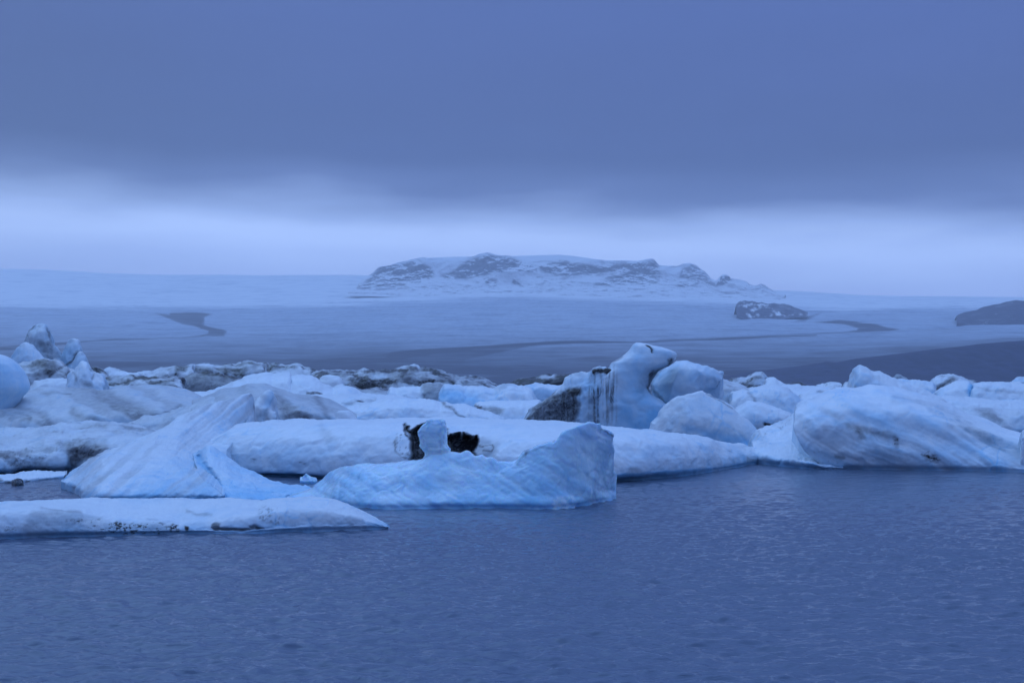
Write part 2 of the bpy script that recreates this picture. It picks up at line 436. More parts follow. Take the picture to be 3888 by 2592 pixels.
# ------------------------------------------------------------------ water
WAVE = 1.8
def make_water():
    m, t, b = new_mat('lagoon_water')
    g = t.nodes.new('ShaderNodeTexCoord').outputs['Object']
    gust = noise(t, mapping(t, g, (.035, .09, 1)), 1.0, 4, .55)
    w1 = noise(t, mapping(t, g, (.8, 1.9, 1), (0, 0, .25)), 1.0, 6, .62, .6)
    w2 = noise(t, mapping(t, g, (2.6, 5.2, 1), (0, 0, -.2)), 1.0, 5, .6, .8)
    w3 = noise(t, mapping(t, g, (8, 14, 1)), 1.0, 3, .6)
    hgt = mth(t, 'ADD', mth(t, 'MULTIPLY', w1, .55), mth(t, 'ADD', mth(t, 'MULTIPLY', w2, .36), mth(t, 'MULTIPLY', w3, .09)))
    bp = t.nodes.new('ShaderNodeBump'); bp.inputs['Distance'].default_value = .10
    t.links.new(ramp(t, gust, [(.3, .50), (.7, .9)], 'LINEAR'), bp.inputs['Strength'])
    t.links.new(hgt, bp.inputs['Height']); t.links.new(bp.outputs[0], b.inputs['Normal'])
    b.inputs['Base Color'].default_value = (.098, .128, .190, 1)
    b.inputs['Roughness'].default_value = .10; b.inputs['IOR'].default_value = 1.333
    # one sheet, finely divided in front of the shore so that the ripples are real, coarse far away
    ys = [-900, -400, -150, -50, -10, 4, 9]; d = 13.0
    while d < 3400: ys.append(d); d += max(d * d / 5536 * .38, .02) if d < 130 else d * .06
    ys = np.array(ys)
    tt = np.linspace(0, .5, 560); tt = np.r_[tt, .5 + np.geomspace(.002, 80, 60)]; tt = np.r_[-tt[:0:-1], tt]
    T, Y = np.meshgrid(tt, ys); X = T * np.maximum(Y, 13); X = np.sign(X) * (13000 * np.tanh(np.abs(X) / 13000) + np.abs(T) * .01)
    n = X.shape; xy = np.stack([X.ravel(), Y.ravel()], 1); Z = np.zeros(len(xy)); D = np.maximum(xy[:, 1], 1)
    sp = np.maximum(D * D / 5536 * .38, D * .0009)
    gustv = .75 + .5 * fbm(np.stack([xy[:, 0] / 14, xy[:, 1] / 30, Z], 1), 3)
    for k, (wl, sl) in enumerate(((2.2, .02), (1.1, .04), (.5, .12), (.26, .44), (.14, .60))):
        a = [.25, -.18, .1, -.3, .2][k]; rx = xy[:, 0] * math.cos(a) + xy[:, 1] * math.sin(a); ry = -xy[:, 0] * math.sin(a) + xy[:, 1] * math.cos(a)
        w = perlin(np.stack([rx / (wl * 2.1), ry / wl, Z + 3.1 * k], 1)); w = 1 - 2 * np.abs(w) if k in (2,) else w
        Z = Z + w * sl * wl * .26 * gustv * (1 - sstep(wl * .5, wl * 1.1, sp)) * (xy[:, 1] > 8) * (D < 200) * WAVE
    Z -= .03
    V = np.stack([xy[:, 0], xy[:, 1], Z], 1); ii = np.arange(X.size).reshape(n)
    Fc = np.stack([ii[:-1, :-1].ravel(), ii[:-1, 1:].ravel(), ii[1:, 1:].ravel(), ii[1:, :-1].ravel()], 1)
    o = mesh_obj('water', V, Fc, m, origin=np.zeros(3), smooth=True)
    tag(o, 'rippled blue lagoon water', None, None, 'structure')
make_water()

# ------------------------------------------------------------------ far land: glacier, mountain, rocky hills
def land_material(name, snow, ice, rock, scale):
    m, t, b = new_mat(name)
    a = attr(t, 'marks'); s = t.nodes.new('ShaderNodeSeparateColor'); t.links.new(a.outputs['Color'], s.inputs[0])
    c = t.nodes.new('ShaderNodeTexCoord').outputs['Object']
    n1 = noise(t, mapping(t, c, (scale, scale, scale * 2)), 1.0, 8, .65)
    n4 = noise(t, mapping(t, c, (scale * 6, scale * 1.3, scale * 4)), 1.0, 6, .7)
    rock = mixc(t, mth(t, 'MULTIPLY', mth(t, 'SUBTRACT', n4, .42, clamp=True), 4, clamp=True), rock, tuple(v * 1.5 for v in rock))
    base = mixc(t, s.outputs[1], snow, ice)
    base = mixc(t, mth(t, 'MULTIPLY', mth(t, 'SUBTRACT', n1, .46, clamp=True), mth(t, 'MULTIPLY', s.outputs[1], 1.6)), base, rock)
    d = mth(t, 'ADD', s.outputs[0], mth(t, 'MULTIPLY', mth(t, 'SUBTRACT', n1, .5), mth(t, 'MULTIPLY', s.outputs[0], 1.3)), clamp=True)
    base = mixc(t, d, base, rock)
    base = mixc(t, mth(t, 'MULTIPLY', mth(t, 'SUBTRACT', n4, .44, clamp=True), mth(t, 'MULTIPLY', s.outputs[1], 2.4), clamp=True), base, mixc(t, 1.0, base, (.45, .45, .5), 'MULTIPLY'))
    t.links.new(base, b.inputs['Base Color']); b.inputs['Roughness'].default_value = .8
    return m
GLAC = land_material('glacier_surface', (.88, .89, .90), (.33, .41, .52), (.050, .055, .085), .004)
MTN = land_material('snowy_rock', (.88, .89, .9), (.5, .54, .6), (.038, .045, .085), .006)

def grid_faces(n, m):
    ii = np.arange(n * m).reshape(n, m)
    return np.stack([ii[:-1, :-1].ravel(), ii[:-1, 1:].ravel(), ii[1:, 1:].ravel(), ii[1:, :-1].ravel()], 1)

def make_glacier():
    cx = np.array([-1600, 0, 600, 1200, 1944, 2600, 3100, 3500, 3888, 5500.])
    rows = [  # distance, photograph row at each of the ten columns
        (3000, [1468] * 10),
        (3250, [1452] * 10),
        (4200, [1395, 1395, 1398, 1400, 1398, 1396, 1396, 1392, 1385, 1385]),
        (6000, [1320, 1320, 1322, 1325, 1325, 1322, 1322, 1315, 1305, 1300]),
        (8000, [1240, 1240, 1252, 1255, 1255, 1250, 1250, 1248, 1240, 1235]),
        (10000, [1178, 1182, 1200, 1200, 1188, 1192, 1205, 1205, 1190, 1180]),
        (12000, [1160, 1163, 1172, 1168, 1150, 1155, 1165, 1170, 1165, 1150]),
        (14500, [1125, 1128, 1138, 1125, 1112, 1122, 1146, 1150, 1145, 1130]),
        (16500, [1075, 1080, 1088, 1085, 1080, 1100, 1130, 1135, 1130, 1110]),
        (18300, [1005, 1014, 1044, 1040, 1050, 1080, 1112, 1128, 1127, 1105]),
        (20000, [1030, 1040, 1070, 1070, 1080, 1110, 1140, 1150, 1150, 1140]),
    ]
    ds = np.array([r[0] for r in rows], float); tab = np.array([r[1] for r in rows], float)
    nx, nd = 900, 460
    x = np.linspace(-1500, 5400, nx)
    D = np.interp(np.linspace(0, 1, nd), np.linspace(0, 1, len(ds)), ds)
    D = 3000 * (20000 / 3000) ** np.linspace(0, 1, nd)
    T = np.array([np.interp(x, cx, r) for r in tab])                         # rows x nx
    k = np.hanning(121); k /= k.sum()
    T = np.array([np.convolve(np.r_[np.full(60, r[0]), r, np.full(60, r[-1])], k, 'valid') for r in T])
    Yp = np.array([np.interp(D, ds, T[:, j]) for j in range(nx)]).T
    k = np.hanning(17); k /= k.sum()
    Yp = np.array([np.convolve(np.r_[np.full(8, c[0]), c, np.full(8, c[-1])], k, 'valid') for c in Yp.T]).T
    XX = np.broadcast_to(x, Yp.shape); DD = np.broadcast_to(D[:, None], Yp.shape)
    P = to3(XX.ravel(), Yp.ravel(), DD.ravel())
    q = P.copy(); q[:, 2] = 0
    amp = sstep(3100, 7000, P[:, 1])
    P[:, 2] += amp * (fbm(q / 1500, 3) * 22 + ridged(q * [1, 1.6, 1] / 230, 4) * 12 * sstep(9000, 12000, P[:, 1]) * (1 - .5 * sstep(14000, 17000, P[:, 1])) + fbm(q / 220, 3) * 4)
    P[:, 2] = np.where(DD.ravel() <= 3010, -1.5, P[:, 2])
    X, Y = to_px(P); pp = np.stack([X, Y], 1)
    # snow above the crevassed zone, grey ice below, gravel near the lagoon
    lim = np.interp(X, [-1600, 0, 700, 1100, 1500, 2000, 2800, 3200, 3888], [1165, 1168, 1172, 1168, 1150, 1130, 1160, 1180, 1170])
    yy = Y + fbm(q * [1, 2, 1] / 900, 4) * 20
    ice = sstep(-16, 10, yy - lim) * .75
    ice += .5 * sstep(.12, .42, fbm(q * [.8, 2.5, 1] / 420, 5, .6)) * sstep(1035, 1075, Y) * (1 - sstep(1165, 1185, Y))
    ice += .8 * np.clip(fbm(q * [1, 2.0, 1] / 420, 6, .68), 0, 1)
    dirt = .92 * sstep(1230, 1420, Y + fbm(q * [.6, 3, 1] / 1400, 4) * 26) + .10 * sstep(1200, 1290, Y)
    flow = fbm(np.stack([(X + 0.0) / 900, (Y + X * .06) / 13, X * 0], 1), 3, .6)
    dirt += flow * .16 * sstep(1220, 1330, Y)
    def add(kind, s, soft, v):
        nonlocal dirt
        w = np.stack([fbm(q / 300 + 4, 3), fbm(q / 300 + 8, 3)], 1) * 4
        p = px(s)
        d = polydist(pp + w, p) if kind == 'poly' else None
        wgt = sstep(-soft, soft, d) if kind == 'poly' else 1 - sstep(0, soft, linedist(pp + w * .5, p))
        dirt = np.maximum(dirt, v * wgt)
    # dark looped moraine on the left and its thin trains
    add('poly', 'G 930,375 1010,385 1010,372 1180,368 1260,378 1215,400 1212,440 1240,455 1330,472 1350,485 1335,512 1230,512 1100,520 900,530 700,535 480,553 300,572 100,592 -900,640 -900,615 0,573 250,552 480,541 700,524 900,524 1100,516 1190,507 1240,492 1235,478 1150,448 1090,440 1020,412', 3, .95)
    add('line', 'G 480,632 700,608 850,590 1000,570 1110,552', 4, .5)
    add('poly', 'G 1780,690 F 0,575 350,540 500,525 900,505 1080,492 1230,490 1500,492 1500,500 1200,500 1000,515 700,580 700,700 0,700', 5, .95)
    add('poly', 'F 350,540 500,524 900,503 1080,489 1230,487 1500,491 1900,475 2352,458 2352,463 1900,484 1500,498 1200,500 1000,512 600,545 300,590', 3, 1.1)
    # darker wedge of the right-hand moraine, its paler fore-band and the small hooked patches
    add('poly', 'H 1000,378 1100,370 1170,364 1260,375 1400,392 1470,410 1550,425 1480,435 1180,442 1280,430 1285,415 1200,392 1100,382', 3, .95)
    add('poly', 'H 870,376 940,345 1060,310 1000,345 930,375', 4, .6)
    add('line', 'H 1500,430 1300,440 1000,450 500,475 0,492', 4, .8)
    add('poly', 'H 0,640 500,600 1000,560 1600,515 2352,470 3200,430 3200,900 0,900', 14, .74)
    M = np.stack([np.clip(dirt, 0, 1.2), np.clip(ice, 0, 1), np.zeros(len(P))], 1)
    o = mesh_obj('glacier', P, grid_faces(nd, nx), GLAC, M, origin=np.array([0, 12000., 0]))
    tag(o, 'broad grey glacier tongue with dark moraine bands below the snowfields', None, None, 'structure')
make_glacier()

def ridge(name, label, rows, rock, disp=(300, 60), nu=500, cnt=50, back=900, sm=.002, marks=()):
    """a hill from traced lines, each with a distance in metres: foot, shoulders, crest; closed behind"""
    R = []
    for s, d in rows:
        r = resample(px(s), nu, sm); R.append(to3(r[:, 0], r[:, 1], np.full(nu, float(d))))
    c = R[-1].copy(); c[:, 1] += back; c[:, 2] -= back * .7; R.append(c)
    G = catmull(R, [cnt] * (len(R) - 2) + [14]); P = G.reshape(-1, 3)
    X0, Y0 = to_px(P)
    q = P / disp[0]
    w = sstep(0, .12, np.broadcast_to(np.linspace(0, 1, G.shape[0])[:, None], G.shape[:2]).ravel())
    qs = q * [1, 1, .55]
    dn = ridged(qs, 5) * disp[1] + fbm(q * 3, 4) * disp[1] * .5
    P[:, 1] -= dn * 1.6 * w; P[:, 2] += dn * .06 * w
    G = P.reshape(G.shape); du = np.gradient(G, axis=1); dv = np.gradient(G, axis=0)
    n = np.cross(du, dv).reshape(-1, 3); n /= np.maximum(np.linalg.norm(n, axis=1), 1e-9)[:, None]; n *= np.sign(n[:, 2:3] + 1e-9)
    steep = 1 - n[:, 2]
    X, Y = to_px(P); pp = np.stack([X, Y], 1)
    lo, hi, base = rock
    d = np.zeros(len(P)) + base
    for s, soft, v in marks:
        wv = np.stack([fbm(q * 1.2 + 3, 4), fbm(q * 1.2 + 7, 4)], 1) * 14
        d += v * sstep(-soft, soft, polydist(pp + wv, px(s)))
    nz = fbm(q * [2.2, 2.2, 3.5], 5, .62) * .6 + ridged(np.stack([X / 26 + Y / 60, Y / 22 - X / 90, X * 0 + 5], 1), 4) * .28
    dirt = d * sstep(lo, hi, steep + nz * .42)
    M = np.stack([np.clip(dirt, 0, 1.6), np.clip(.05 + nz * .15, 0, 1), np.zeros(len(P))], 1)
    o = mesh_obj(name, P, grid_faces(*G.shape[:2]), MTN, M)
    tag(o, label, None, None, 'structure'); return o

ridge('mountain', 'long flat-topped rocky mountain with snow in its gullies', [
    ('F 130,275 500,285 800,300 1200,300 1500,295 1900,320 2260,345', 13900),
    ('F 195,241 400,236 600,235 720,250 900,248 1000,250 1200,232 1400,232 1600,225 1700,238 1800,262 2000,275 2200,292', 14700),
    ('F 205,236 300,190 500,175 700,190 850,160 1000,175 1250,170 1450,180 1600,180 1700,205 1790,190 1880,240 1950,240 2080,262 2195,288', 15100),
    ('F 200,236 250,200 275,180 300,155 350,145 400,128 450,115 500,104 550,108 640,118 700,108 740,100 775,88 810,80 850,92 900,97 950,112 1030,122 1150,112 1250,112 1350,120 1410,124 1440,120 1470,122 1520,122 1545,114 1580,112 1600,135 1615,150 1650,148 1700,146 1730,130 1760,127 1790,142 1830,180 1860,215 1885,225 1895,195 1910,184 1925,184 1945,205 1990,212 2015,218 2030,238 2060,245 2085,232 2110,250 2140,268 2200,290', 15500)],
    (.15, .30, .0), disp=(420, 80), nu=760, cnt=60,
    marks=[('F 200,240 260,190 300,150 400,125 480,108 540,140 555,180 500,215 420,225 300,240', 10, 1.1),
           ('F 570,190 660,150 720,110 810,85 900,100 1040,140 1040,160 850,165 760,180 640,195', 8, 1.2),
           ('F 1040,130 1150,120 1400,135 1400,165 1300,185 1180,190 1060,160', 8, 1.0),
           ('F 1400,125 1600,115 1620,190 1560,230 1440,235 1300,220 1380,190', 10, 1.0),
           ('F 780,190 850,200 850,235 800,230', 8, .9), ('F 930,195 980,235 920,225', 5, .9), ('F 1040,190 1110,200 1100,225 1060,215', 6, .8),
           ('F 1690,245 1720,150 1760,125 1800,150 1885,230 1800,215 1740,240', 7, .85), ('F 1880,225 1900,180 1945,185 1950,205 1900,225', 4, 1.3), ('F 2040,260 2085,230 2120,258', 6, .45)])
ridge('snow_dome', 'smooth white ice cap rising just behind the rocky mountain', [
    ('F 420,140 900,150 1500,150 1600,160', 16000),
    ('F 430,122 500,108 640,100 740,98 900,96 1000,93 1080,90 1150,88 1220,95 1300,108 1420,124 1560,132 1640,145 1720,150', 16900)],
    (.9, 1.2, 0), disp=(1600, 8), nu=200, cnt=14)
ridge('rocky_hill', 'dark snow-dusted rock outcrop rising from the glacier below the right-hand peaks', [
    ('H 500,345 540,362 600,372 660,384 700,388 760,372 860,352 960,342', 9330),
    ('H 503,335 560,344 610,352 660,366 700,368 760,352 860,338 958,330', 9420),
    ('H 500,300 560,310 640,318 720,306 800,310 900,322 957,327', 9600),
    ('H 498,268 510,254 525,244 550,239 575,246 600,244 640,256 660,252 700,264 740,258 775,266 800,262 850,275 870,288 900,298 930,312 956,323', 9950)],
    (-.02, .10, 1.0), disp=(260, 9), nu=260, cnt=26, back=300)
ridge('rocky_hill', 'large dark rock hill at the right edge above the glacier', [
    ('H 1915,410 1980,418 2100,424 2352,426 2900,426', 8120),
    ('H 1915,380 1980,394 2100,400 2352,402 2900,402', 8220),
    ('H 1913,362 2000,345 2100,330 2352,310 2900,300', 8600),
    ('H 1911,350 1925,338 1960,325 2000,318 2040,310 2060,298 2080,288 2110,282 2150,272 2185,268 2220,255 2260,248 2290,242 2352,250 2500,238 2900,215', 9200)],
    (-.12, .02, 1.1), disp=(180, 12), nu=320, cnt=26, back=400)
ridge('moraine_hill', 'wide dark gravel moraine slope along the lagoon shore on the right', [
    ('H -250,792 600,792 1500,792 2352,792 3500,792', 2900),
    ('H -200,788 600,760 1300,700 1800,660 2352,630 3500,590', 3150),
    ('H -150,785 400,742 560,712 800,682 960,660 1070,640 1140,645 1260,620 1400,605 1600,580 1750,560 1900,545 2040,525 2200,512 2352,500 2900,470 3500,430', 3500)],
    (-2, -1, 1.6), disp=(110, 8), nu=500, cnt=22, back=200)

# ------------------------------------------------------------------ icebergs, nearest first
G1 = 'icebergs packed across the lagoon'
berg('long low pale ice floe lying nearest, speckled with black grit along its waterline', dict(
    rows=[('E -900,520 -300,514 0,508 150,499 400,495 700,487 900,480 1150,476 1200,482 1400,479 1540,470 1600,464 1820,466 2060,460 2168,450', 0),
          ('E -900,440 -300,435 0,425 200,420 400,440 600,452 900,455 1000,462 1150,455 1400,450 1550,440 1800,425 2060,425 2168,449', [.05, .05, .1, .1, .05]),
          ('E -900,365 -300,360 0,350 200,345 400,365 550,395 700,408 900,410 1000,420 1180,400 1400,375 1600,350 1800,350 2000,385 2168,448', [.5, .5, .5, .45, .1]),
          ('E -900,305 -300,303 0,303 100,305 200,300 400,290 500,283 600,289 700,286 820,290 950,286 1100,293 1180,288 1260,282 1400,298 1440,304 1500,290 1600,282 1720,277 1850,288 1930,316 2000,348 2080,392 2150,436 2169,447', [2.4, 2.4, 2.2, 2, .5])],
    facet=(90, 3), T=2.2, lump=(150, 7), mid=(34, 3.0), fine=(11, 1.5), blue=.25, grime=.14, smooth=.002, q=1.25, marks=[
        ('speck', 'E 360,400 540,405 700,420 900,425 990,432 1000,465 900,475 700,478 560,460', 9, 1.5, .5, 0, .03), ('speck', 'E 20,420 70,420 90,460 30,465', 6, .8, .2),
        ('poly', 'E 180,345 400,350 520,385 640,415 960,425 1000,455 1000,482 400,492 150,495 120,440', 12, .05, .30, .12), ('poly', 'E 1030,438 1055,440 1050,466 1036,464', 3, 1.1, .3),
        ('poly', 'E 1180,428 1200,415 1232,420 1225,445 1185,442', 4, .75, .3), ('poly', 'E 1180,445 1400,452 1390,440 1420,430 1470,450 1350,466 1200,462', 4, .3, .6, 0, .1),
        ('line', 'E 1040,350 1100,372 1180,375', 9, .25, .2), ('speck', 'E 1440,320 1540,330 1580,420 1540,430 1450,400', 8, .6, .25), ('line', 'E 230,335 330,350 450,365', 8, .1, .3)]))

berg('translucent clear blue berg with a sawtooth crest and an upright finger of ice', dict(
    rows=[('B 560,1350 870,1345 1100,1390 1250,1415 1640,1415 | 1830,1416 1900,1405 2080,1410 | C 200,1524 390,1522 480,1520 | 600,1520 720,1530 900,1530 1070,1530 1078,1500 1130,1490 1200,1488 | 1216,1480 1280,1466 1370,1465 1436,1432', [0]),
          ('B 600,1335 900,1290 1100,1270 1300,1270 1600,1270 | 1830,1250 2080,1250 | C 250,1370 450,1380 480,1380 | 700,1370 900,1370 1100,1370 1230,1360 | 1300,1365 1400,1360 1425,1370', [.3, .5, .7, .6, .5, .4, .3, .4]),
          ('B 640,1320 900,1225 1100,1150 1300,1120 1500,1110 1680,1080 | 1850,1030 2050,1040 | C 100,1180 300,1200 420,1220 540,1190 | 800,1130 1000,1080 1200,1040 1250,1040 | 1320,1100 1400,1200 1434,1310', [.8, 1.2, 1.5, 1.4, 1.2, .9, .6, .7]),
          ('B 660,1310 780,1262 860,1235 905,1190 980,1130 1050,1085 1180,1060 1290,1035 1400,1036 1500,1030 1640,1016 1740,1005 1810,985 | 1860,950 1990,930 2035,930 | C 30,1040 100,1050 150,1035 180,1035 205,1060 230,1082 290,1072 330,1092 380,1095 420,1130 470,1128 530,1130 590,1110 | 620,1060 650,1030 680,1026 720,1010 760,985 800,980 860,955 900,960 930,920 960,885 1000,860 1050,845 1100,830 1150,812 1200,800 1290,805 | 1302,820 1310,850 1350,862 1385,885 1405,905 1398,980 1412,1080 1418,1180 1436,1250', [1.3, 1.8, 2.2, 2.0, 1.6, 1.3, .9, 1.1])],
    facet=(110, 4.5), T=2.2, lump=(150, 8), mid=(46, 1.8), fine=(14, 1.4), blue=.5, bluevar=.45, wash=.4, smooth=.001, q=1.2, grain=(-32, 40, 6), bandgrime=.1, marks=[
        ('poly', 'C 650,1030 700,1020 660,1090', 5, .12, .5), ('line', 'C 1190,1100 1200,1200 1210,1300 1218,1440', 4, 0, -.1, -1), ('line', 'C 1310,850 1350,870 1400,910', 5, .45, .4),
        ('line', 'C -10,1405 40,1425 80,1445', 5, 0, 0, -1), ('speck', 'C 850,1450 1070,1400 1070,1530 700,1530', 14, 0, 0, -1.2), ('line', 'C 590,1160 620,1090 660,1060 800,1000 920,1010', 7, .1, .3, .2),
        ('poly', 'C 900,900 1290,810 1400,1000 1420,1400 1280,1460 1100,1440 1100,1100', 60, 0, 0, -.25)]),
    mat=CLEAR, parts=[('ice_finger', CLEAR, [dict(crop='B', D=47.15, na=90, lump=(80, 5), mid=(30, 2.5), fine=(12, 1), blue=.2, facet=(50, 9), smooth=.003, box=4.5, secs=[
        (655, 1874, 1930, .12), (662, 1852, 1972, .2), (678, 1818, 1990, .3), (710, 1786, 2000, .45), (760, 1765, 1995, .6), (810, 1770, 2008, .6), (860, 1786, 2015, .65), (900, 1805, 2026, .7), (930, 1832, 2036, .7),
        (960, 1822, 2050, .8), (990, 1800, 2070, .7), (1060, 1780, 2090, .5), (1160, 1760, 2120, .4), (1300, 1740, 2150, .3)])])])

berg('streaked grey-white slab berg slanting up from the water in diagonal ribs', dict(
    rows=[('A 520,1412 600,1445 690,1500 | 720,1560 1000,1566 1300,1566 | 1600,1566 1920,1560', [-3, -1, 0, 0, 0, 0]),
          ('A 525,1404 620,1400 700,1420 | 800,1440 1000,1450 1300,1450 | 1600,1460 1880,1510', [-2, 0, .8, .8, .6, .3]),
          ('A 560,1375 680,1310 760,1290 | 860,1270 1050,1260 1300,1270 | 1500,1290 1700,1350', [2, 3, 3.5, 3.5, 3, 2]),
          ('A 590,1340 700,1260 780,1220 | 880,1180 1050,1140 1300,1110 | 1500,1110 1650,1180', [4, 6, 7, 7.5, 8, 8]),
          ('A 610,1325 720,1240 840,1185 | 960,1140 1150,1080 1350,1000 | 1560,980 1780,1095', [5, 8.5, 11, 12.5, 13.5, 13.5]),
          ('A 615,1320 740,1222 900,1160 | 1020,1115 1200,1045 1390,970 | 1600,880 1900,900 2110,960', [5.5, 9, 12, 15, 18, 21]),
          ('A 620,1312 760,1208 900,1150 | 960,1125 1200,1036 1390,958 | 1500,870 1560,835 1660,788 1720,760 1850,728 2000,690 2050,672 2130,662 2150,720 2160,800', [6, 9, 13, 17, 21, 25])],
    facet=(120, 2.5), T=3, lump=(130, 8), mid=(40, 3.5), fine=(12, 1.4), blue=.22, bluevar=.3, grain=(40, 24, 6), bandgrime=.8, grime=.12, smooth=.003, q=1.15,
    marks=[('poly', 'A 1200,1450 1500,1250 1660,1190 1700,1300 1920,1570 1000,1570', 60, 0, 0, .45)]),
    dict(rows=[('A 1850,1556 1950,1556 2100,1566 2240,1560 2400,1556 2800,1560', [0, 0, 0, 0, 0]),
               ('A 1740,1420 1860,1440 2000,1470 2200,1500 2400,1515 2800,1545', [1.8, 1.8, 1.4, .8, .3]),
               ('A 1660,1260 1760,1270 1900,1340 2060,1410 2240,1450 2600,1490 2800,1530', [4, 3, 2.5, 1.6, .6]),
               ('A 1640,1180 1700,1150 1760,1105 1800,1115 1880,1180 1960,1240 2060,1300 2130,1340 2200,1385 2300,1420 2420,1448 2560,1468 2680,1485 2800,1510', [7, 6.5, 5, 3.5, 2.5, 1])],
         T=2, lump=(100, 9), mid=(40, 4), blue=.75, bluevar=.3, smooth=.004, marks=[('line', 'A 1690,1200 1740,1290 1790,1370 1840,1450', 26, .1, .0, .6, .5)]))

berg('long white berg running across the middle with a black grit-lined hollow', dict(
    rows=[('B -250,1112 100,1112 320,1128 540,1130 640,1135 830,1145 970,1150 1500,1160 2016,1160 C 500,1300 1000,1300 1430,1292 1660,1282 1900,1262 2240,1222 D 300,965 430,940 500,925 800,890', [0]),
          ('B -230,1000 100,1040 320,1106 540,1106 640,1110 830,1118 970,1128 1500,1140 2016,1140 C 500,1250 1000,1245 1430,1238 1660,1222 1900,1206 2240,1176 D 300,947 430,925 500,912 790,888', [-.5, -.6, -.7, -.7, -.7, -.5, 0]),
          ('B -200,940 60,930 300,960 540,970 830,970 1200,960 1500,960 1900,960 C 200,1060 500,1080 1000,1100 1430,1120 1660,1110 1900,1100 2240,1080 D 250,890 430,880 560,880 780,884', [-.3, -.4, -.5, -.5, -.5, -.4, 0]),
          ('B -140,900 60,850 300,820 540,820 830,810 1200,800 1500,790 1900,790 C 200,900 500,930 1000,950 1430,970 1660,970 1900,980 2240,1000 D 250,842 430,850 560,858 760,880', [.3, .4, .5, .5, .5, .4, 0]),
          ('B -30,870 60,800 160,745 300,730 540,710 830,705 1200,700 1500,695 1900,680 C 200,815 500,820 1000,835 1430,880 1660,895 1900,920 2240,950 D 250,805 430,825 560,838 740,876', [.8, 2, 2.4, 2.4, 2.4, 1.5, 0]),
          ('B -20,862 0,848 60,800 110,770 160,738 220,690 330,688 440,678 500,672 540,658 620,660 700,652 780,656 860,652 900,658 980,655 1070,660 1180,655 1300,660 1500,652 1700,640 1900,635 C 0,750 150,756 300,758 480,768 650,768 760,776 900,775 1000,786 1100,790 1200,800 1300,818 1400,835 1500,838 1620,850 1750,850 1850,870 1950,884 2050,890 2130,900 2240,930 D 250,782 330,795 400,798 460,815 520,820 600,830 660,850 720,868 745,880', [1.8, 5, 6, 6, 6, 3, .2])],
    facet=(110, 4.5), T=3.5, lump=(120, 9), mid=(40, 2.6), fine=(12, 1.2), blue=.18, bluevar=.4, smooth=.0012, q=1.1, marks=[
        ('poly', 'B 1650,700 1700,765 1740,740 1800,705 1900,700 2000,740 1990,900 1830,1010 1740,1010 1690,1000 1712,900 1700,800 1680,770', 11, .95, .9, 0, 1.7),  # both hollow outlines: black grit plus the recess's darkness painted in
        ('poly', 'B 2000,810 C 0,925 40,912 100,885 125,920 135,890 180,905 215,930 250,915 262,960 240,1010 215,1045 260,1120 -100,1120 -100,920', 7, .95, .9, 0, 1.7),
        ('speck', 'C -80,905 130,880 300,905 290,960 230,1050 150,1040', 10, 1.0, .3), ('line', 'C 250,985 300,1000 380,980 390,1010 370,1040 300,1035', 4, .5, .3),
        ('poly', 'C 230,960 300,930 420,960 420,1080 380,1110 220,1080', 14, .05, .35), ('speck', 'B 1565,840 1600,760 1640,720 1700,800 1700,1000 1620,960 1570,900', 10, .55, .35),
        ('line', 'B 1640,700 1660,790 1720,830', 5, .8, .3), ('line', 'B 1565,840 1570,920 1620,970 1690,1000', 4, .5, .3), ('poly', 'B 930,710 1000,740 1060,830 1000,840 940,780', 16, .02, .25),
        ('poly', 'C 380,1095 430,1030 500,975 570,938 700,940 900,940 900,1200 400,1200', 10, 0, -.1, -.5, -.5), ('line', 'B 340,985 380,995', 4, .5, .2), ('line', 'B 760,1020 800,1032', 4, .5, .2),
        ('poly', 'B 250,900 340,880 360,960 600,960 560,1060 300,1060', 30, 0, .18), ('line', 'C 2030,990 2080,1000 2140,1060', 8, 0, 0, -1), ('poly', 'C 1540,1170 1600,1175 1665,1220 1500,1235', 6, .05, .35),
        ('line', 'C 1400,1240 1700,1225 2240,1185 D 300,950 480,920', 5, 0, 0, .6), ('poly', 'C 1300,1240 2240,1180 2240,1250 1300,1330', 6, 0, 0, 1.0), ('poly', 'B 300,1108 900,1125 970,1135 960,1180 300,1160', 5, 0, 0, 1.0),
        ('poly', 'D 430,880 500,912 430,925', 4, .05, .5)]))

berg('small glassy ice chunk floating in front of the long white berg', dict(
    rows=[('B 758,1190 800,1192 850,1196 902,1190', 0), ('B 758,1160 780,1166 820,1168 902,1170', .1), ('B 762,1150 790,1136 812,1112 838,1138 880,1150 900,1160', .35)],
    T=.4, blue=.4, lump=(40, 4), mid=(18, 2), q=2), name='ice_chunk', cat='ice chunk', mat=CLEAR)

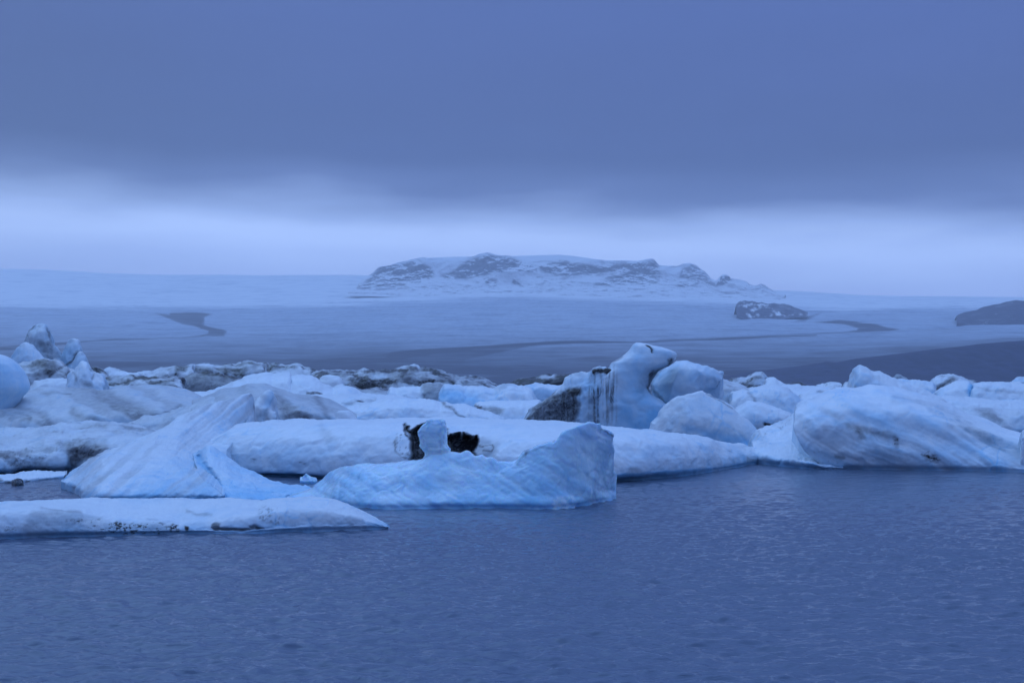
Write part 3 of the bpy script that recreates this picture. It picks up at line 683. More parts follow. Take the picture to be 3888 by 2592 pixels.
tall = dict(D=88, T=7)
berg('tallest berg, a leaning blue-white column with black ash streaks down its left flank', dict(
    secs=[(113, 1604, 1640, .3), (122, 1588, 1672, 1.2), (140, 1572, 1745, 2), (165, 1556, 1850, 2.6), (190, 1536, 1932, 3), (215, 1505, 1948, 3.2), (240, 1470, 1940, 3.4), (262, 1432, 1926, 3.5), (285, 1395, 1906, 3.6), (305, 1384, 1885, 3.6),
          (330, 1365, 1835, 3.6), (360, 1330, 1785, 3.6), (400, 1295, 1752, 3.6), (450, 1270, 1722, 3.7), (500, 1260, 1705, 3.8), (550, 1250, 1735, 3.9), (590, 1240, 1790, 4.1), (640, 1230, 1860, 4.3), (720, 1220, 1880, 4.5), (860, 1200, 1890, 4.7), (1010, 1180, 1900, 4.9)],
    crop='C', D=90, facet=(120, 4), na=170, lump=(150, 6), mid=(60, 2.2), fine=(14, .8), blue=.35, bluevar=.45, wash=.6, smooth=.006, marks=[
        ('line', 'C 1915,275 1880,312 1800,350 1745,400 1712,450 1700,500 1722,535', 17, .6, .6), ('line', 'C 1725,400 1690,450 1660,500', 50, .15, .3), ('line', 'C 1692,144 1716,152 1736,176 1740,198', 5, 1.0, .6, 0, .2), ('poly', 'C 1870,255 1905,245 1895,290 1870,300', 6, .7, .5),  # the short hook paints the shade inside a small hole
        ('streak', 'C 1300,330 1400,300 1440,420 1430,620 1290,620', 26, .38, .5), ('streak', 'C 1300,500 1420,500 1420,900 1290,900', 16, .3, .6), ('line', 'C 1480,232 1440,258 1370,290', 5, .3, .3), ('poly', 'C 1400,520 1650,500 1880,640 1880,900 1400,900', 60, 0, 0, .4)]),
    dict(rows=[('C 600,930 800,930 1000,930 1250,930 1500,930', 0), ('C 640,780 720,775 850,775 1000,770 1250,770 1480,770', .3),
               ('C 652,765 730,700 850,650 1000,620 1200,560 1440,540', [.5, .8, .8, .3]),
               ('C 655,760 705,685 795,628 905,558 1040,508 1190,470 1300,440 1440,430', [1, 1.5, 1.3, .4]),
               ('C 658,756 708,682 795,624 908,552 960,498 1000,430 992,412 1060,380 1110,370 1162,360 1188,374 1205,362 1240,335 1320,324 1362,332 1440,380', [1.5, 2.3, 2.6, 2, .6])],
         D=[91, 89.5, 88.3, 88], T=4, lump=(90, 7), mid=(36, 3.5), blue=.25, smooth=.003, marks=[
             ('poly', 'C 640,790 655,757 705,685 795,625 905,556 1040,508 1135,503 1110,580 1125,680 1080,800 640,800', 14, .62, .8), ('streak', 'C 680,720 900,570 1140,500 1140,800 700,800', 16, .28, .3),
             ('poly', 'C 700,760 720,700 800,660 860,640 870,760', 14, -.45, .1), ('streak', 'C 1220,340 1400,320 1420,560 1210,560', 14, .55, .5), ('streak', 'C 1220,500 1400,500 1420,840 1200,840', 16, .45, .7), ('poly', 'C 1225,352 1262,345 1330,345 1372,320 1400,340 1372,395 1330,372 1240,372', 5, 1.6, .5),
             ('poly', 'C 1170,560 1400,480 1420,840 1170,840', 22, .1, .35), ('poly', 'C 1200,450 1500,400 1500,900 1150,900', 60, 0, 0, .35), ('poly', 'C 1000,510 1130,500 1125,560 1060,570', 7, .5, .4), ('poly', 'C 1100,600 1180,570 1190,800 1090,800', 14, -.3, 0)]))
berg('rounded pale blue shell of ice leaning on the right side of the tallest berg', dict(
    rows=[('C 1720,1000 1900,1000 2100,1000 D 200,660 330,660', 0),
          ('C 1742,520 1860,636 2000,690 2150,640 D 100,500 150,455', [.4, .3, .3, .4]),
          ('C 1722,455 1800,470 1950,480 2100,460 D 120,400 216,402', [.8, .1, 0, .2, .4]),
          ('C 1782,372 1860,350 1960,340 2100,345 D 150,310 258,345', [1.2, .6, .5, .6, .6]),
          ('C 1802,352 1880,310 1935,266 1965,264 2032,264 2060,275 2130,290 2165,312 2200,318 2240,335 D 195,272 215,288 250,289 268,296 266,315', [1.8, 2, 2, 2, 1.8])],
    D=[92, 90.5, 90.5, 92], T=2.2, facet=(120, 9), lump=(150, 5), mid=(40, 2.2), fine=(12, 1.1), blue=.45, smooth=.003, marks=[('line', 'C 1802,352 1740,420 1722,470 1742,530 1860,640', 14, .35, .5, .2)]))
berg('smooth white fan-shaped slab in front of the pale blue shell', dict(
    rows=[('C 1640,990 1900,990 2100,990 D 300,850 560,850', 0), ('C 1730,800 1770,850 1950,888 2130,902 D 200,790 380,800 490,780', [.2, 0, 0, .3]),
          ('C 1728,795 1830,760 2000,740 2200,740 D 250,650 400,700 503,730', [.5, .2, .2, .5]),
          ('C 1724,788 1750,770 1790,742 1802,702 1840,668 1868,640 1910,604 1962,570 2000,562 2082,545 2130,532 2170,524 2200,548 2240,556 D 200,470 255,492 300,520 335,545 370,580 405,605 450,645 480,680 500,712 502,725', [1.0, 1.5, 1.5, 1.2, .8])],
    D=[82, 80, 80, 81], facet=(140, 6), T=3, lump=(140, 6), mid=(44, 2.2), fine=(12, 1.2), blue=.12, smooth=.002, marks=[('line', 'D 0,680 150,720 300,760 450,780', 26, 0, 0, .5), ('line', 'D 150,447 200,470 260,500 330,550', 5, .35, .3), ('line', 'D -30,722 30,728', 5, .4, .4)]))

berg('huge rounded grey-blue berg at right with curved ribs sweeping down to the water', dict(
    rows=[('D 948,962 1200,969 1500,973 1900,979 2300,986 2400,990 3300,995', 0),
          ('D 938,930 1200,925 1500,925 1900,930 2200,945 2400,960 3300,970', [0, 0, .1, .3, .5]),
          ('D 832,845 1000,830 1300,830 1600,850 1900,880 2200,890 2400,910 3300,940', [.1, .1, .4, .9, 1.1]),
          ('D 757,700 900,690 1200,690 1500,730 1800,770 2100,790 2400,840 3300,900', [.5, .5, 1.0, 1.7, 2]),
          ('D 760,600 900,570 1200,560 1500,590 1800,640 2100,700 2400,780 3300,860', [1.2, 1.2, 1.5, 2.6, 3]),
          ('D 774,545 880,500 1100,460 1350,450 1600,490 1850,560 2080,640 2400,750 3300,840', [2.5, 3, 3.5, 4, 4]),
          ('D 772,536 792,518 850,490 900,470 1000,440 1100,418 1200,402 1300,395 1400,397 1480,408 1560,430 1650,452 1750,478 1850,515 1950,582 2080,622 2200,682 2352,722 2500,760 3300,835', [4, 5.5, 6, 6, 6])],
    facet=(140, 4), T=6, lump=(170, 10), mid=(60, 2.2), fine=(13, 1.0), blue=.25, bluevar=.4, grime=.02, wash=.4, grain=(-27, 60, 14), bandgrime=.22, smooth=.003, q=1.05, marks=[
        ('line', 'D 1120,660 1200,700 1240,760', 20, .3, .35), ('line', 'D 1200,690 1350,720 1450,740 1470,800', 22, .22, .3), ('speck', 'D 1440,750 1480,760 1480,820 1440,830', 8, .8, .4), ('speck', 'D 1610,850 1700,830 1780,930 1690,920', 14, .7, .4),
        ('line', 'D 1640,870 1690,890 1740,900', 7, .4, .4), ('speck', 'D 900,850 1000,860 1060,900 1060,930 960,900', 12, .6, .3), ('line', 'D 1050,880 1100,890', 12, .3, .3), ('line', 'D 950,560 1040,610 1080,650', 24, .05, .3),
        ('poly', 'D 1050,700 1500,740 1800,920 1300,960 950,940 900,860', 60, .02, .12), ('poly', 'D 860,620 960,610 1040,680 900,720', 40, 0, -.1, -.3, -.25), ('poly', 'D 1100,850 1250,840 1300,930 1150,940', 40, 0, -.1, -.3, -.2),
        ('line', 'D 1450,480 1620,500 1750,530 1900,600', 20, .0, .28, .2, 0), ('line', 'D 1900,620 2100,720 2352,860', 20, .0, .28, .2, 0), ('line', 'D 1700,560 1950,680 2200,830', 20, .0, .28, .2, 0), ('line', 'D 1960,690 2150,800 2340,900', 20, .0, .28, .2, 0)]))

# --- right-hand pack behind the big rounded berg
berg('pointed white peak rising behind the huge rounded berg', dict(crest='D 1120,420 1142,395 1152,360 1165,330 1180,290 1195,265 1215,244 1235,250 1260,262 1300,285 1350,300 1400,322 1440,335 1480,352 1560,385 1650,420 1760,470 1850,520', D=108, T=7, blue=.3, grain=(-24, 30, 4), smooth=.004, end=(10, 60)))
berg('low pale blue berg between the white peak and the grit-streaked dome', dict(crest='D 1440,372 1480,350 1530,343 1580,350 1620,349 1680,370 1722,378 1728,400 1745,450', D=150, T=9, blue=.4, grain=(-10, 30, 3)))
berg('thin dark splinter of ice poking up beside the white peak', dict(crest='D 1450,330 1466,308 1490,318 1520,335 1545,345', D=170, T=3, dirt=.25, grime=.6, end=8))
berg('domed berg with a dark grit-streaked face near the right edge', dict(crest='D 1702,378 1715,350 1740,330 1770,318 1800,312 1870,310 1900,320 1950,335 1985,350 2018,360 2005,372', D=165, T=9, blue=.3, dirtnoise=(.6, 60, .1), marks=[('poly', 'D 1730,395 1790,370 1860,330 1890,345 1820,385 1750,440 1725,430', 8, .55, .6)]))
berg('pale cube-shaped dome left of the deep blue cleft', dict(crest='D 1745,440 1770,418 1800,400 1850,382 1880,370 1940,365 1975,368 1992,395', D=140, T=9, blue=.35, marks=[('line', 'D 1985,380 1975,430 1990,480', 16, 0, 0, .9)]))
berg('wide smooth white dome at the right edge beyond the blue cleft', dict(crest='D 1990,440 2002,392 2030,375 2060,368 2150,362 2250,368 2352,382 2500,390 2900,420', D=138, T=10, blue=.25, grime=.1, end=(10, 40), marks=[('line', 'D 2030,410 2200,430 2352,440', 10, .1, .2)]))
berg('small dirty peak at the far right edge behind the white dome', dict(crest='D 2270,362 2285,355 2300,340 2320,328 2352,332 2450,345 2600,360', D=210, T=9, blue=.4, dirtnoise=(.7, 40, .0)))
berg('low grey-white shelf with a dark waterline behind the ribs of the rounded berg', dict(crest='D 1780,500 1860,540 1945,572 1965,556 2000,545 2060,552 2110,545 2200,560 2352,556 2700,590', D=100, T=9, blue=.25, grime=.25, front=.35, lump=(90, 7), marks=[('poly', 'D 2000,560 2110,550 2170,590 2220,650 2150,650 2050,600', 12, .12, .5)], end=(20, 60)))
berg('broad snowy terrace stepping down behind the right-hand domes', dict(crest='D 1640,450 1760,462 1850,468 1990,480 2100,490 2352,500 2900,540', D=118, T=12, blue=.3, grime=.12, front=.5, end=(30, 60)))
berg('chip of white ice at the right frame edge on the flank of the rounded berg', dict(crest='D 2336,716 2342,708 2352,702 2420,690 2520,720', D=64, T=1.5, blue=.2, end=8), name='ice_chunk', cat='ice chunk')
# --- centre right, between the tall berg and the big rounded berg
berg('crumpled dirty peak low behind the pale blue shell', dict(crest='D 300,362 330,348 360,342 400,340 430,338 440,328 468,316 490,304 515,300 542,296 556,312 572,332 600,350', D=230, T=12, blue=.3, dirtnoise=(.75, 45, -.05), mid=(26, 4)))
berg('low rounded white hummock right of the crumpled dirty peak', dict(crest='D 560,352 590,334 622,336 650,358 700,380 730,392', D=215, T=9, blue=.3))
berg('thin dark line of dirty ice far off against the moraine', dict(crest='D 690,386 720,377 780,374 840,376 880,388 930,392', D=420, T=20, dirtnoise=(.9, 40, -.3), grime=.5, q=1.4))
berg('knobbly cluster of small white lumps under the dark moraine', dict(crest='D 905,400 925,384 950,380 975,378 1000,368 1025,366 1050,370 1075,376 1092,386 1110,394 1140,398', D=200, T=9, blue=.3, dirtnoise=(.5, 24, .15), mid=(20, 4)))
berg('grit-flecked lump tucked against the foot of the white peak', dict(crest='D 1098,390 1110,376 1130,366 1160,358 1190,380', D=190, T=6, blue=.3, dirtnoise=(.8, 30, .0)))
berg('flat pale blue floe below the knobbly cluster', dict(crest='D 800,455 860,432 900,420 960,412 1000,414 1060,410 1110,402 1150,410', D=150, T=14, blue=.35, front=.6, marks=[('line', 'D 920,428 980,434 1040,420', 7, .4, .4)]))
berg('long low white floe stretching beneath the dark moraine', dict(crest='D 620,392 700,388 780,390 850,394 900,398 980,402 1060,420 1120,440', D=185, T=22, blue=.25, front=.7))
berg('mauve-grey sloping berg immediately right of the pale blue shell', dict(crest='D 205,395 235,360 262,350 300,358 360,370 420,395 470,420 540,440', D=125, T=9, blue=.2, grime=.3, dirtnoise=(.3, 70, .15), end=(6, 30)))
berg('broad pale slab with faint grey seams left of the flat blue floe', dict(crest='D 330,440 420,418 470,404 540,396 620,388 680,396 720,410 760,440 800,480 840,500', D=120, T=9, blue=.28, grime=.1, grain=(-8, 26, 4), marks=[('line', 'D 440,440 490,495', 10, .1, .4), ('line', 'D 380,400 440,420', 8, .1, .4)]))
berg('round-bellied white berg with a black pocket beneath its right side', dict(crest='D 340,560 365,540 400,520 425,508 460,502 500,500 550,512 600,530 660,552 720,578 750,600', D=96, T=5, blue=.22, prof=((0, 0), (-.15, .3), (0, .62), (.4, .9), (1, 1)), marks=[('poly', 'D 545,650 580,655 640,660 600,680 560,672', 5, 1.8, .5), ('poly', 'D 480,670 620,650 760,600 760,620 640,690 500,720', 12, .12, .5)]))
berg('wedge of white ice ramping down to the water beside the rounded berg', dict(
    rows=[('D 500,930 700,950 850,965 960,967 1100,970', 0), ('D 480,860 640,885 760,900 880,920 960,950 1100,955', [.5, .2, 0, .2]),
          ('D 470,800 560,790 640,800 740,820 830,850 1100,900', [3, 3, 3, 3]), ('D 470,780 520,700 560,690 620,680 700,640 770,590 900,580 1100,600', [7, 9, 10, 10])],
    T=5, lump=(90, 6), mid=(34, 3.5), blue=.2, marks=[('speck', 'D 520,720 640,680 780,600 780,625 660,700 560,730', 6, .5, .3), ('poly', 'D 480,750 560,740 640,800 600,820 500,790', 14, 0, .12, .3)]))
# --- centre, behind the long white berg
berg('low blue-white slab just left of the ash-streaked flank', dict(crest='C 240,640 275,628 330,620 400,614 500,612 600,618 700,606 780,606 800,640 760,690', D=98, T=7, blue=.25, front=.55, marks=[('poly', 'C 240,655 280,660 400,658 480,680 460,720 380,705 290,690', 8, .35, .55), ('poly', 'C 240,658 285,662 290,685 255,682', 4, 1.3, .3)]))
berg('white hummock with a grey grit seam on its shoulder, behind the finger of ice', dict(crest='B 1120,560 1160,545 1240,532 1330,520 1400,504 1500,490 1580,482 1640,478 1720,484 1800,490 1900,500 1960,520 1978,506 2040,515 2100,525 2200,540 C 200,660 300,690 400,725 480,755', D=86, T=7, blue=.22, bluevar=.5, marks=[('line', 'B 1975,508 2000,545 2060,570 2100,610 2150,635', 9, .5, .5)]))
berg('turquoise rolled berg with a bright humped right end, left of the tallest berg', dict(crest='B 1950,470 1955,410 1990,350 2040,352 2100,362 2240,378 C 300,492 350,505 400,514 430,490 500,460 560,458 600,475 640,478 700,488 728,508 742,550 752,575 775,608', D=112, T=7, blue=.55, bluevar=.3, wash=.8, prof=((0, 0), (-.1, .3), (0, .6), (.5, .9), (1, 1)), marks=[('poly', 'C -60,560 100,530 250,560 300,600 250,640 0,640', 20, 0, 0, .5), ('poly', 'C 400,514 500,458 560,460 440,520', 8, .1, .35), ('poly', 'C 420,500 700,490 760,620 500,620 430,560', 16, 0, 0, -.45)]))
berg('small white block with a brown-grey dirty right side', dict(crest='B 1498,440 1505,410 1530,386 1570,392 1600,390 1650,378 1700,374 1745,376 1780,382 1800,360 1850,350 1950,352 1985,380', D=120, T=6, blue=.25, marks=[('poly', 'B 1790,350 1990,350 1960,420 1940,500 1780,500 1800,420', 10, .28, .6)]))
berg('pale flat-faced slab tucked behind the white left shoulder of the tallest berg', dict(crest='C 640,490 680,476 760,472 860,474 960,476 1000,470', D=135, T=8, blue=.5, grime=.05, prof=((0, 0), (0, .6), (.2, .93), (1, 1))))
berg('dark ash-covered ridge low against the glacier left of the tallest berg', dict(crest='C 480,468 520,455 600,430 660,418 720,410 750,412 790,396 830,389 900,388 925,380 1040,376 1100,390', D=190, T=10, blue=.2, dirt=.25, grime=.5, dirtnoise=(1.0, 60, -.35), marks=[('poly', 'C 750,414 830,392 905,392 915,430 800,435', 6, -1.4, -.7), ('poly', 'C 500,462 730,418 760,440 980,435 990,470', 6, .7, .3)]))
berg('long crinkled berg banded with black ash across the middle distance', dict(crest='B 860,260 900,240 950,232 1000,235 1100,238 1180,244 1240,240 1290,228 1330,225 1400,240 1440,236 1540,235 1600,214 1640,205 1700,208 1770,215 1830,220 1900,230 1980,245 2050,265 2100,285 2140,286 2180,284 2240,290 C 270,410 340,440 380,460 420,466', D=150, T=12, front=.55, blue=.2, grime=.25, dirtnoise=(1.0, 55, .0), lump=(90, 8), mid=(30, 5), grain=(-14, 22, 5), end=(20, 20), q=1.2, marks=[('poly', 'B 1400,235 1640,240 1800,270 1700,330 1500,290', 20, .4, .3), ('poly', 'B 1230,380 1290,330 1400,340 1500,380 1500,430 1300,420', 14, .5, .4)]))
berg('tiny smooth white cap on top of the crinkled ash-banded berg', dict(crest='B 1632,212 1645,202 1690,196 1740,197 1768,210 1780,218', D=158, T=4, blue=.15, end=5), name='ice_chunk', cat='ice chunk')
berg('smooth white mound nested in the ash-banded ice', dict(crest='B 930,310 960,290 1000,278 1050,276 1090,285 1115,310 1135,340', D=142, T=5, blue=.15, grime=.1))
berg('dirty grey strip of ice at the foot of the crinkled berg', dict(crest='B 1180,350 1240,380 1280,400 1380,392 1480,396 1520,410 1620,420', D=128, T=8, front=.6, blue=.2, grime=.5, dirtnoise=(.8, 40, .0)))
berg('snow-covered low ridge with a small black notch, left of the dirty-sided block', dict(crest='B 780,470 850,452 960,446 1100,448 1250,444 1400,450 1500,450 1600,458 1700,470 1800,500', D=104, T=9, front=.6, blue=.12, grime=.12, marks=[('poly', 'B 1240,505 1270,490 1305,496 1290,508', 4, 1.4, .3), ('line', 'B 1120,525 1250,500 1400,485', 7, .1, .35)]))
berg('small bright white lump nestled behind the long white berg', dict(crest='B 1066,640 1068,600 1090,574 1120,572 1150,580 1190,600 1230,630 1250,650', D=78, T=2, blue=.1, end=8))
# --- left and centre-left
berg('bright white snow-backed berg with a notched top, behind the grey dome', dict(crest='A 1480,690 1600,660 1750,640 1900,590 2000,545 2100,515 2240,480 B 480,258 505,262 520,272 580,262 640,255 665,256 682,290 720,276 760,272 830,280 880,296 960,340 1040,380 1090,362 1130,366 1180,380 1250,420 1330,446', D=112, T=11, front=.6, blue=.08, grain=(10, 26, 4), bandgrime=.15, lump=(120, 8), mid=(36, 2.4), marks=[('line', 'B 820,432 900,432 945,440', 9, .8, .4)]))
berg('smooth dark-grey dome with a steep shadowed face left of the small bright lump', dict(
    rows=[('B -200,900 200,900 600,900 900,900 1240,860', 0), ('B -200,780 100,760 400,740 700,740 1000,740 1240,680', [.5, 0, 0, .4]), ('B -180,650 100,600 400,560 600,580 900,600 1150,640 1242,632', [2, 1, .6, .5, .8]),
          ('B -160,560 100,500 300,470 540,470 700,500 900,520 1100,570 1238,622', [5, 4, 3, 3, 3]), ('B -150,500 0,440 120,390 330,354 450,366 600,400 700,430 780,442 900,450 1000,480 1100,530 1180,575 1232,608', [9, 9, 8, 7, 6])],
    D=[80, 78, 78, 80], facet=(150, 4), T=4, blue=.25, grime=.5, lump=(150, 14), mid=(60, 2), fine=(14, .6), grain=(-30, 60, 6), bandgrime=.4, marks=[('line', 'B 560,470 640,560 720,620 800,660', 40, .08, .4, 0, .3), ('poly', 'B 620,520 700,560 820,650 640,650', 24, .12, .4), ('line', 'B 900,450 960,540 1000,640', 20, 0, .3)]))  # grime here also paints the shading of the steep face
berg('sharp upright fin of pale ice above the left end of the long white berg', dict(
    rows=[('B 60,900 250,900 450,900 580,880', 0), ('B 100,720 250,700 420,690 570,680', 0), ('B 180,620 300,560 400,560 548,600', [.5, 0, .3]), ('B 100,690 200,600 290,500 345,446 352,500 375,515 420,470 470,425 490,414 508,425 525,450 536,490 545,560 560,650', [1.5, 1, 1, 1.4])],
    D=74, T=2.2, blue=.25, grime=.1, grain=(70, 30, 5), smooth=.003, marks=[('line', 'B 350,500 330,560 300,600', 16, 0, .25), ('line', 'B 470,580 485,660', 14, .05, .35)]))
berg('wide smooth grey berg with faint dark folds across the left middle distance', dict(
    rows=[('A -700,1120 0,1120 400,1120 1000,1120 1500,1060', 0), ('A -700,980 0,960 350,950 700,930 1100,925 1700,870', [0, 0, 0, 0]), ('A -700,860 0,850 350,850 700,830 1100,820 1720,790', [2, 1.5, 1, 1]),
          ('A -700,770 0,755 350,750 700,730 1100,710 1740,730', [6, 6, 5, 5]), ('A -700,700 -100,700 80,690 200,640 300,612 420,604 600,596 780,610 830,630 960,625 1100,602 1250,598 1400,604 1500,622 1620,640 1760,690', [13, 13, 13, 13])],
    D=[96, 92, 90, 92], facet=(160, 5), T=5, blue=.3, grime=.42, lump=(190, 14), mid=(70, 3), fine=(15, .8), grain=(-28, 60, 12), bandgrime=1.2, marks=[('line', 'A 350,650 480,640 600,655', 8, .15, .3), ('line', 'A 0,830 150,860 240,900', 22, .1, .4), ('line', 'A 60,800 200,830 260,860', 10, .1, .3), ('line', 'A 620,810 720,870 800,900', 24, .08, .35), ('line', 'A 1520,770 1400,850 1200,900', 16, .05, .35, 0, .3), ('poly', 'A -50,760 250,770 450,860 500,950 -50,920', 40, 0, -.12, -.1)]))
berg('pale hummock peeking over the wide grey berg, right of the blue ball', dict(crest='A 215,620 250,580 300,552 360,534 420,528 500,532 570,540 640,580 700,610', D=112, T=5, blue=.3, grime=.15, grain=(20, 26, 4)))
berg('low grey tongue of ice at the left edge above the dirty white berg', dict(crest='A -600,975 -50,962 60,954 180,946 260,950 295,958 340,975', D=84, T=6, front=.6, blue=.25, grime=.3))
berg('ribbed grey slab lying behind the slanting streaked berg', dict(crest='A 1080,935 1110,912 1180,878 1260,862 1380,848 1420,830 1520,790 1650,752 1800,700 1950,680 2100,670', D=82, T=6, front=.6, blue=.2, grime=.42, grain=(24, 26, 5), bandgrime=.5))
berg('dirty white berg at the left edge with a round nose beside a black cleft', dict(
    rows=[('A -700,1352 -100,1350 0,1348 230,1318 400,1330 520,1322 590,1312 760,1330 1300,1330', 0), ('A -700,1290 0,1290 230,1270 400,1270 560,1250 620,1230 760,1250 1320,1240', [-.2, -.2, -.4, .3, .8]),
          ('A -700,1210 0,1200 230,1180 400,1170 560,1160 650,1130 760,1120 1340,1120', [.5, .5, 0, .8, 1.5]), ('A -700,1140 0,1110 230,1080 400,1060 600,1040 760,1030 1370,1040', [2.5, 2.5, 2, 2.5, 3]),
          ('A -700,1090 -100,1072 0,1055 100,1022 200,985 300,960 400,940 500,925 600,912 700,905 840,896 900,900 960,915 1100,930 1250,955 1400,990', [6, 6, 6, 7, 8])],
    T=5, blue=.2, grime=.25, lump=(110, 15), mid=(40, 5.5), fine=(12, 1.4), dirtnoise=(.35, 90, .12), grain=(12, 50, 5), marks=[
        ('poly', 'A 590,1160 700,1140 780,1180 740,1250 640,1290 590,1310 540,1320 585,1270', 18, .5, .6, 0, .25), ('speck', 'A 560,1020 680,1080 800,1150 700,1190 600,1150 640,1090', 20, .5, .45), ('poly', 'A 500,1090 640,1070 900,1090 940,1130 760,1200 560,1150', 26, .18, .45),  # first outline paints the shade inside the black cleft
        ('poly', 'A -50,1330 100,1325 250,1308 230,1335 60,1352 -50,1358', 4, 1.5, .5), ('line', 'A 0,1180 130,1170 300,1140 450,1130', 18, .1, .4), ('speck', 'A 0,1220 250,1140 520,1120 460,1180 200,1250 0,1330', 26, .3, .4), ('poly', 'A 400,1010 700,920 820,930 700,1000', 20, 0, -.1, -.2)]))  # first outline paints the shaded gap above the ledge as a black strip
berg('thin white ledge of ice just above the water at lower left', dict(
    rows=[('A -300,1415 20,1410 120,1415 230,1405 400,1385 540,1372', 0), ('A -300,1385 10,1380 110,1384 230,1370 400,1360 560,1345', [.5]), ('A -300,1365 60,1360 130,1345 240,1322 300,1325 420,1330 560,1318', [3])],
    T=1.5, blue=.15, lump=(60, 3), mid=(24, 1.5), marks=[('line', 'A 0,1388 60,1412 150,1408 260,1396', 5, .7, .4), ('line', 'A 210,1398 400,1385 520,1380', 4, .5, .3)]), name='ice_floe', cat='ice floe')
berg('small dark grit-caked ice fragment floating below the thin white ledge', dict(
    rows=[('A 96,1432 140,1440 196,1432', 0), ('A 100,1412 140,1405 190,1415', .1), ('A 104,1404 130,1384 150,1376 168,1388 188,1402', .3)], T=.4, dirt=.8, grime=.6, q=2, lump=(30, 3), mid=(16, 2)), name='ice_chunk', cat='ice chunk')
# far-left cluster
berg('smooth blue ball-shaped berg cut by the left edge', dict(
    secs=[(318, -120, -40, .5), (330, -170, 0, 1.5), (342, -200, 30, 2.4), (365, -240, 74, 3.4), (410, -280, 130, 4.4), (470, -310, 178, 5), (560, -330, 213, 5.4), (610, -330, 221, 5.5), (650, -330, 200, 5.5), (690, -330, 160, 5.4), (780, -330, 120, 5.2), (900, -330, 110, 5)],
    facet=(90, 0), crop='A', D=98, na=130, lump=(160, 5), mid=(60, 1.2), fine=(14, .4), blue=.6, bluevar=.15, wash=.3, smooth=.03))
berg('tall weathered pyramid of ice at far left with a smudged tip', dict(crest='A 170,420 200,300 218,226 240,172 270,120 292,92 312,74 345,65 370,72 388,88 398,112 412,122 424,150 422,205 440,255 468,290 492,322 520,378 540,420', D=140, T=7, facet=(45, 9), blue=.35, grime=.22, mid=(34, 5), smooth=.002, end=(10, 10), marks=[('line', 'A 300,82 260,140 225,210', 5, .4, .4), ('poly', 'A 385,100 424,150 420,190 395,160', 6, .55, .5), ('poly', 'A 300,220 420,210 440,260 380,300 310,260', 14, .3, .5), ('poly', 'A 350,300 430,280 500,340 470,380 400,370', 14, .25, .4)]))
berg('pale smooth wedge leaning at the left foot of the tall pyramid', dict(crest='A 84,384 92,355 112,326 130,302 158,264 182,240 214,224 250,240 280,256 310,285 340,320 372,346 376,372', D=132, T=5, facet=(60, 5), blue=.4, bluevar=.2, lump=(80, 4), mid=(30, 2), smooth=.003))
berg('shark-fin spike of pale ice right of the tall pyramid', dict(crest='A 510,400 522,368 540,310 560,262 580,232 600,210 632,194 664,204 676,226 682,252 682,300 690,380', D=142, T=5, facet=(45, 7), blue=.4, grime=.12, lump=(70, 5), smooth=.003, marks=[('line', 'A 660,306 630,350 600,400 570,418', 12, .6, .5)]))
berg('smaller grey-blue fin leaning on the right side of the shark-fin spike', dict(crest='A 600,430 632,372 652,324 668,305 690,300 715,325 728,352 738,400 750,440', D=136, T=4, blue=.35, grime=.2, lump=(60, 4), smooth=.003))
berg('jumbled grey mass of grimy ice under the tall pyramid', dict(crest='A 120,420 160,398 200,390 250,384 300,376 350,368 420,366 480,378 520,396 560,420 590,452 640,470 700,500', D=124, T=9, blue=.25, grime=.25, dirtnoise=(.7, 70, .08), lump=(70, 10), mid=(30, 5), marks=[('poly', 'A 330,390 470,380 490,440 410,500 340,450', 14, .3, .45), ('line', 'A 560,420 480,460 420,520', 8, .5, .4)]))
berg('twisted white knot of ice with a pointed top, right of the grimy mass', dict(crest='A 572,560 576,525 596,492 612,478 640,468 652,440 668,428 680,402 702,388 730,396 745,418 768,446 788,478 820,492 868,515 886,545 882,570', D=108, T=4.5, blue=.3, lump=(50, 8), mid=(26, 5), smooth=.002, marks=[('line', 'A 640,490 660,520 655,555', 7, .2, .4), ('poly', 'A 700,560 770,570 780,600 720,600', 10, .35, .5), ('line', 'A 770,450 800,490 780,540', 7, .2, .4)]))
berg('little dirty grey lump behind the twisted white knot', dict(crest='A 770,470 785,440 810,430 830,442 862,446 890,465 912,486 918,510', D=140, T=5, blue=.2, grime=.4, dirtnoise=(.8, 30, .0)))
berg('small bright white crag right of the little dirty lump', dict(crest='A 880,480 892,458 910,442 930,430 960,440 1000,458 1030,466 1060,480 1120,486 1180,500', D=146, T=6, blue=.15, mid=(26, 5), dirtnoise=(.5, 30, .25)))
berg('low jumble of dark and white ice in front of the small bright crag', dict(crest='A 840,600 880,550 900,524 960,520 1000,530 1050,520 1120,500 1180,520 1260,524 1330,520 1400,520 1480,512 1540,530', D=120, T=8, blue=.2, grime=.25, dirtnoise=(1.0, 50, .02), lump=(60, 8), mid=(26, 5), marks=[('line', 'A 1060,560 1150,535 1220,525 1330,530', 8, .9, .4)]))
berg('twisted ridge of marbled ice left of the dark slate-coloured dome', dict(crest='A 1060,520 1090,505 1150,488 1230,470 1300,475 1350,450 1385,436 1420,430 1500,428 1560,432 1600,428 1640,410', D=155, T=8, blue=.2, grime=.15, dirtnoise=(.8, 55, .08), mid=(28, 5), marks=[('poly', 'A 1490,430 1600,430 1570,490 1500,500', 8, .8, .4)]))
berg('dark slate-coloured dome of grimy ice behind the snow-backed berg', dict(crest='A 1430,600 1450,570 1480,540 1540,518 1600,498 1680,484 1740,480 1800,484 1880,500 1960,512 2040,530 2120,560', D=126, T=6, blue=.2, dirt=.30, grime=.85, lump=(90, 5), mid=(40, 2), marks=[('poly', 'A 1600,480 1760,470 2050,515 2000,540 1800,500', 7, .7, .3)]))
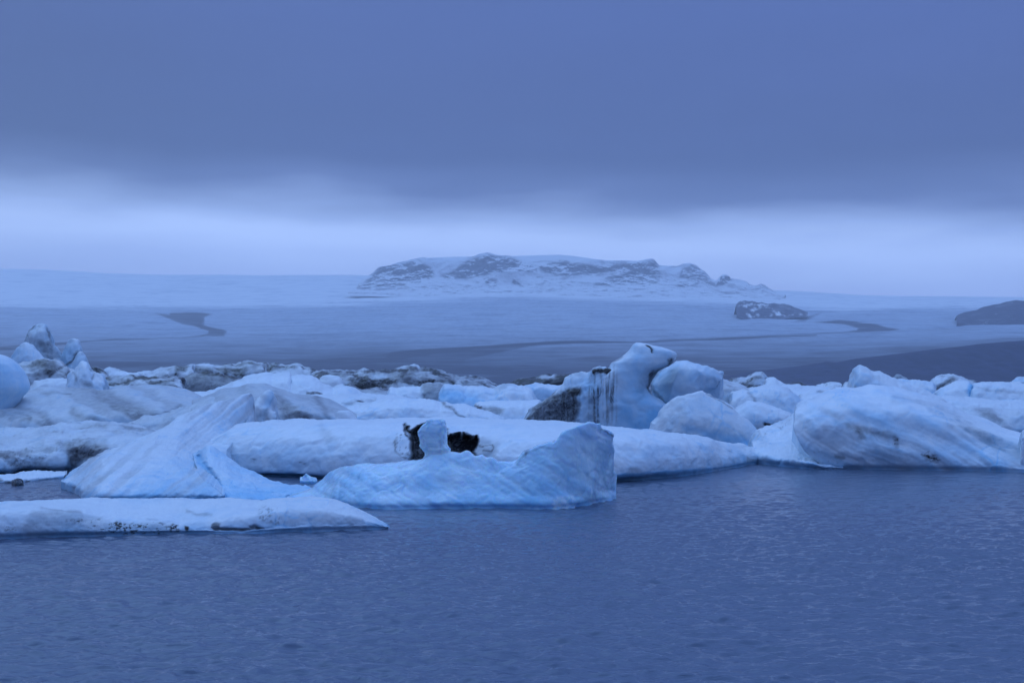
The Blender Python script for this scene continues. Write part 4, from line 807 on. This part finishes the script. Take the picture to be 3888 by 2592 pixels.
berg('crumpled marbled ridge above the dark slate dome', dict(crest='A 1590,470 1620,430 1645,410 1680,402 1750,400 1800,410 1850,420 1900,415 1950,408 2000,412 2050,410 2080,396 2110,388 2200,394 2240,400', D=160, T=9, blue=.25, grime=.12, dirtnoise=(.85, 60, .08), grain=(-14, 24, 5), lump=(80, 8), mid=(28, 5)))
berg('rough ash-speckled ridge where the snow-backed berg meets the skyline', dict(crest='B 150,230 172,200 230,190 268,186 300,165 330,164 360,168 400,174 440,170 470,182 490,200 520,190 560,184 600,196 640,200 700,190 740,192 800,212 835,216 865,220 885,236 905,260', D=170, T=9, blue=.2, grime=.15, dirtnoise=(.9, 50, .02), mid=(26, 5), marks=[('poly', 'B 850,222 890,225 890,300 860,290', 5, .9, .3)]))

# floating crumbs too many to count, lying between the bergs
def rubble():
    rr = np.random.RandomState(5); V, Fc, M = [], [], []; n = 0
    base = np.array([[math.cos(a) * math.cos(b), math.sin(a) * math.cos(b), math.sin(b)] for b in (-.5, .25, .8) for a in np.linspace(0, 2 * math.pi, 9)[:-1]] + [[0, 0, 1]])
    for k in range(1500):
        D = 95 * (900 / 95) ** rr.rand(); x = (rr.rand() * 2.4 - 1.2) * .37 * D
        s = rr.uniform(.4, 2.4) * (D / 150) ** .6; hz = s * rr.uniform(.12, .35)
        v = base * (1 + .3 * rr.randn(len(base), 1)) * [s, s * rr.uniform(.5, 1.2), hz] + [x, D, 0]
        f = [[r * 8 + i, r * 8 + (i + 1) % 8, (r + 1) * 8 + (i + 1) % 8, (r + 1) * 8 + i] for r in (0, 1) for i in range(8)] + [[16 + i, 16 + (i + 1) % 8, 24, 24] for i in range(8)]
        V.append(v); Fc.append(np.array(f) + n); n += len(v)
        M.append(np.tile([max(0, rr.randn() * .15), rr.uniform(.1, .5), rr.uniform(0, .4)], (len(v), 1)))
    o = mesh_obj('ice_rubble', np.vstack(V), np.vstack(Fc), ICEF, np.vstack(M), origin=np.array([0, 200., 0]))
    tag(o, 'scattered low crumbs of brash ice between the farther bergs', 'ice rubble', None, 'stuff')
rubble()

# ------------------------------------------------------------------ haze over the whole place
def haze():
    x0, x1, y0, y1, z0, z1 = -10500, 10500, -900, 21000, -3, 1760
    V = [(x, y, z) for z in (z0, z1) for y in (y0, y1) for x in (x0, x1)]
    Fc = [(0, 2, 3, 1), (4, 5, 7, 6), (0, 1, 5, 4), (2, 6, 7, 3), (0, 4, 6, 2), (1, 3, 7, 5)]
    m = bpy.data.materials.new('haze_air'); m.use_nodes = True; t = m.node_tree; t.nodes.clear()
    v = t.nodes.new('ShaderNodeVolumePrincipled'); v.inputs['Density'].default_value = HAZE; v.inputs['Color'].default_value = (1, 1, 1, 1); v.inputs['Anisotropy'].default_value = 0.68
    out = t.nodes.new('ShaderNodeOutputMaterial'); t.links.new(v.outputs[0], out.inputs['Volume'])
    o = mesh_obj('haze', V, Fc, m, smooth=False, origin=np.zeros(3)); tag(o, 'thin blue dusk haze', None, None, 'stuff')
HAZE = 5.6e-5
haze()
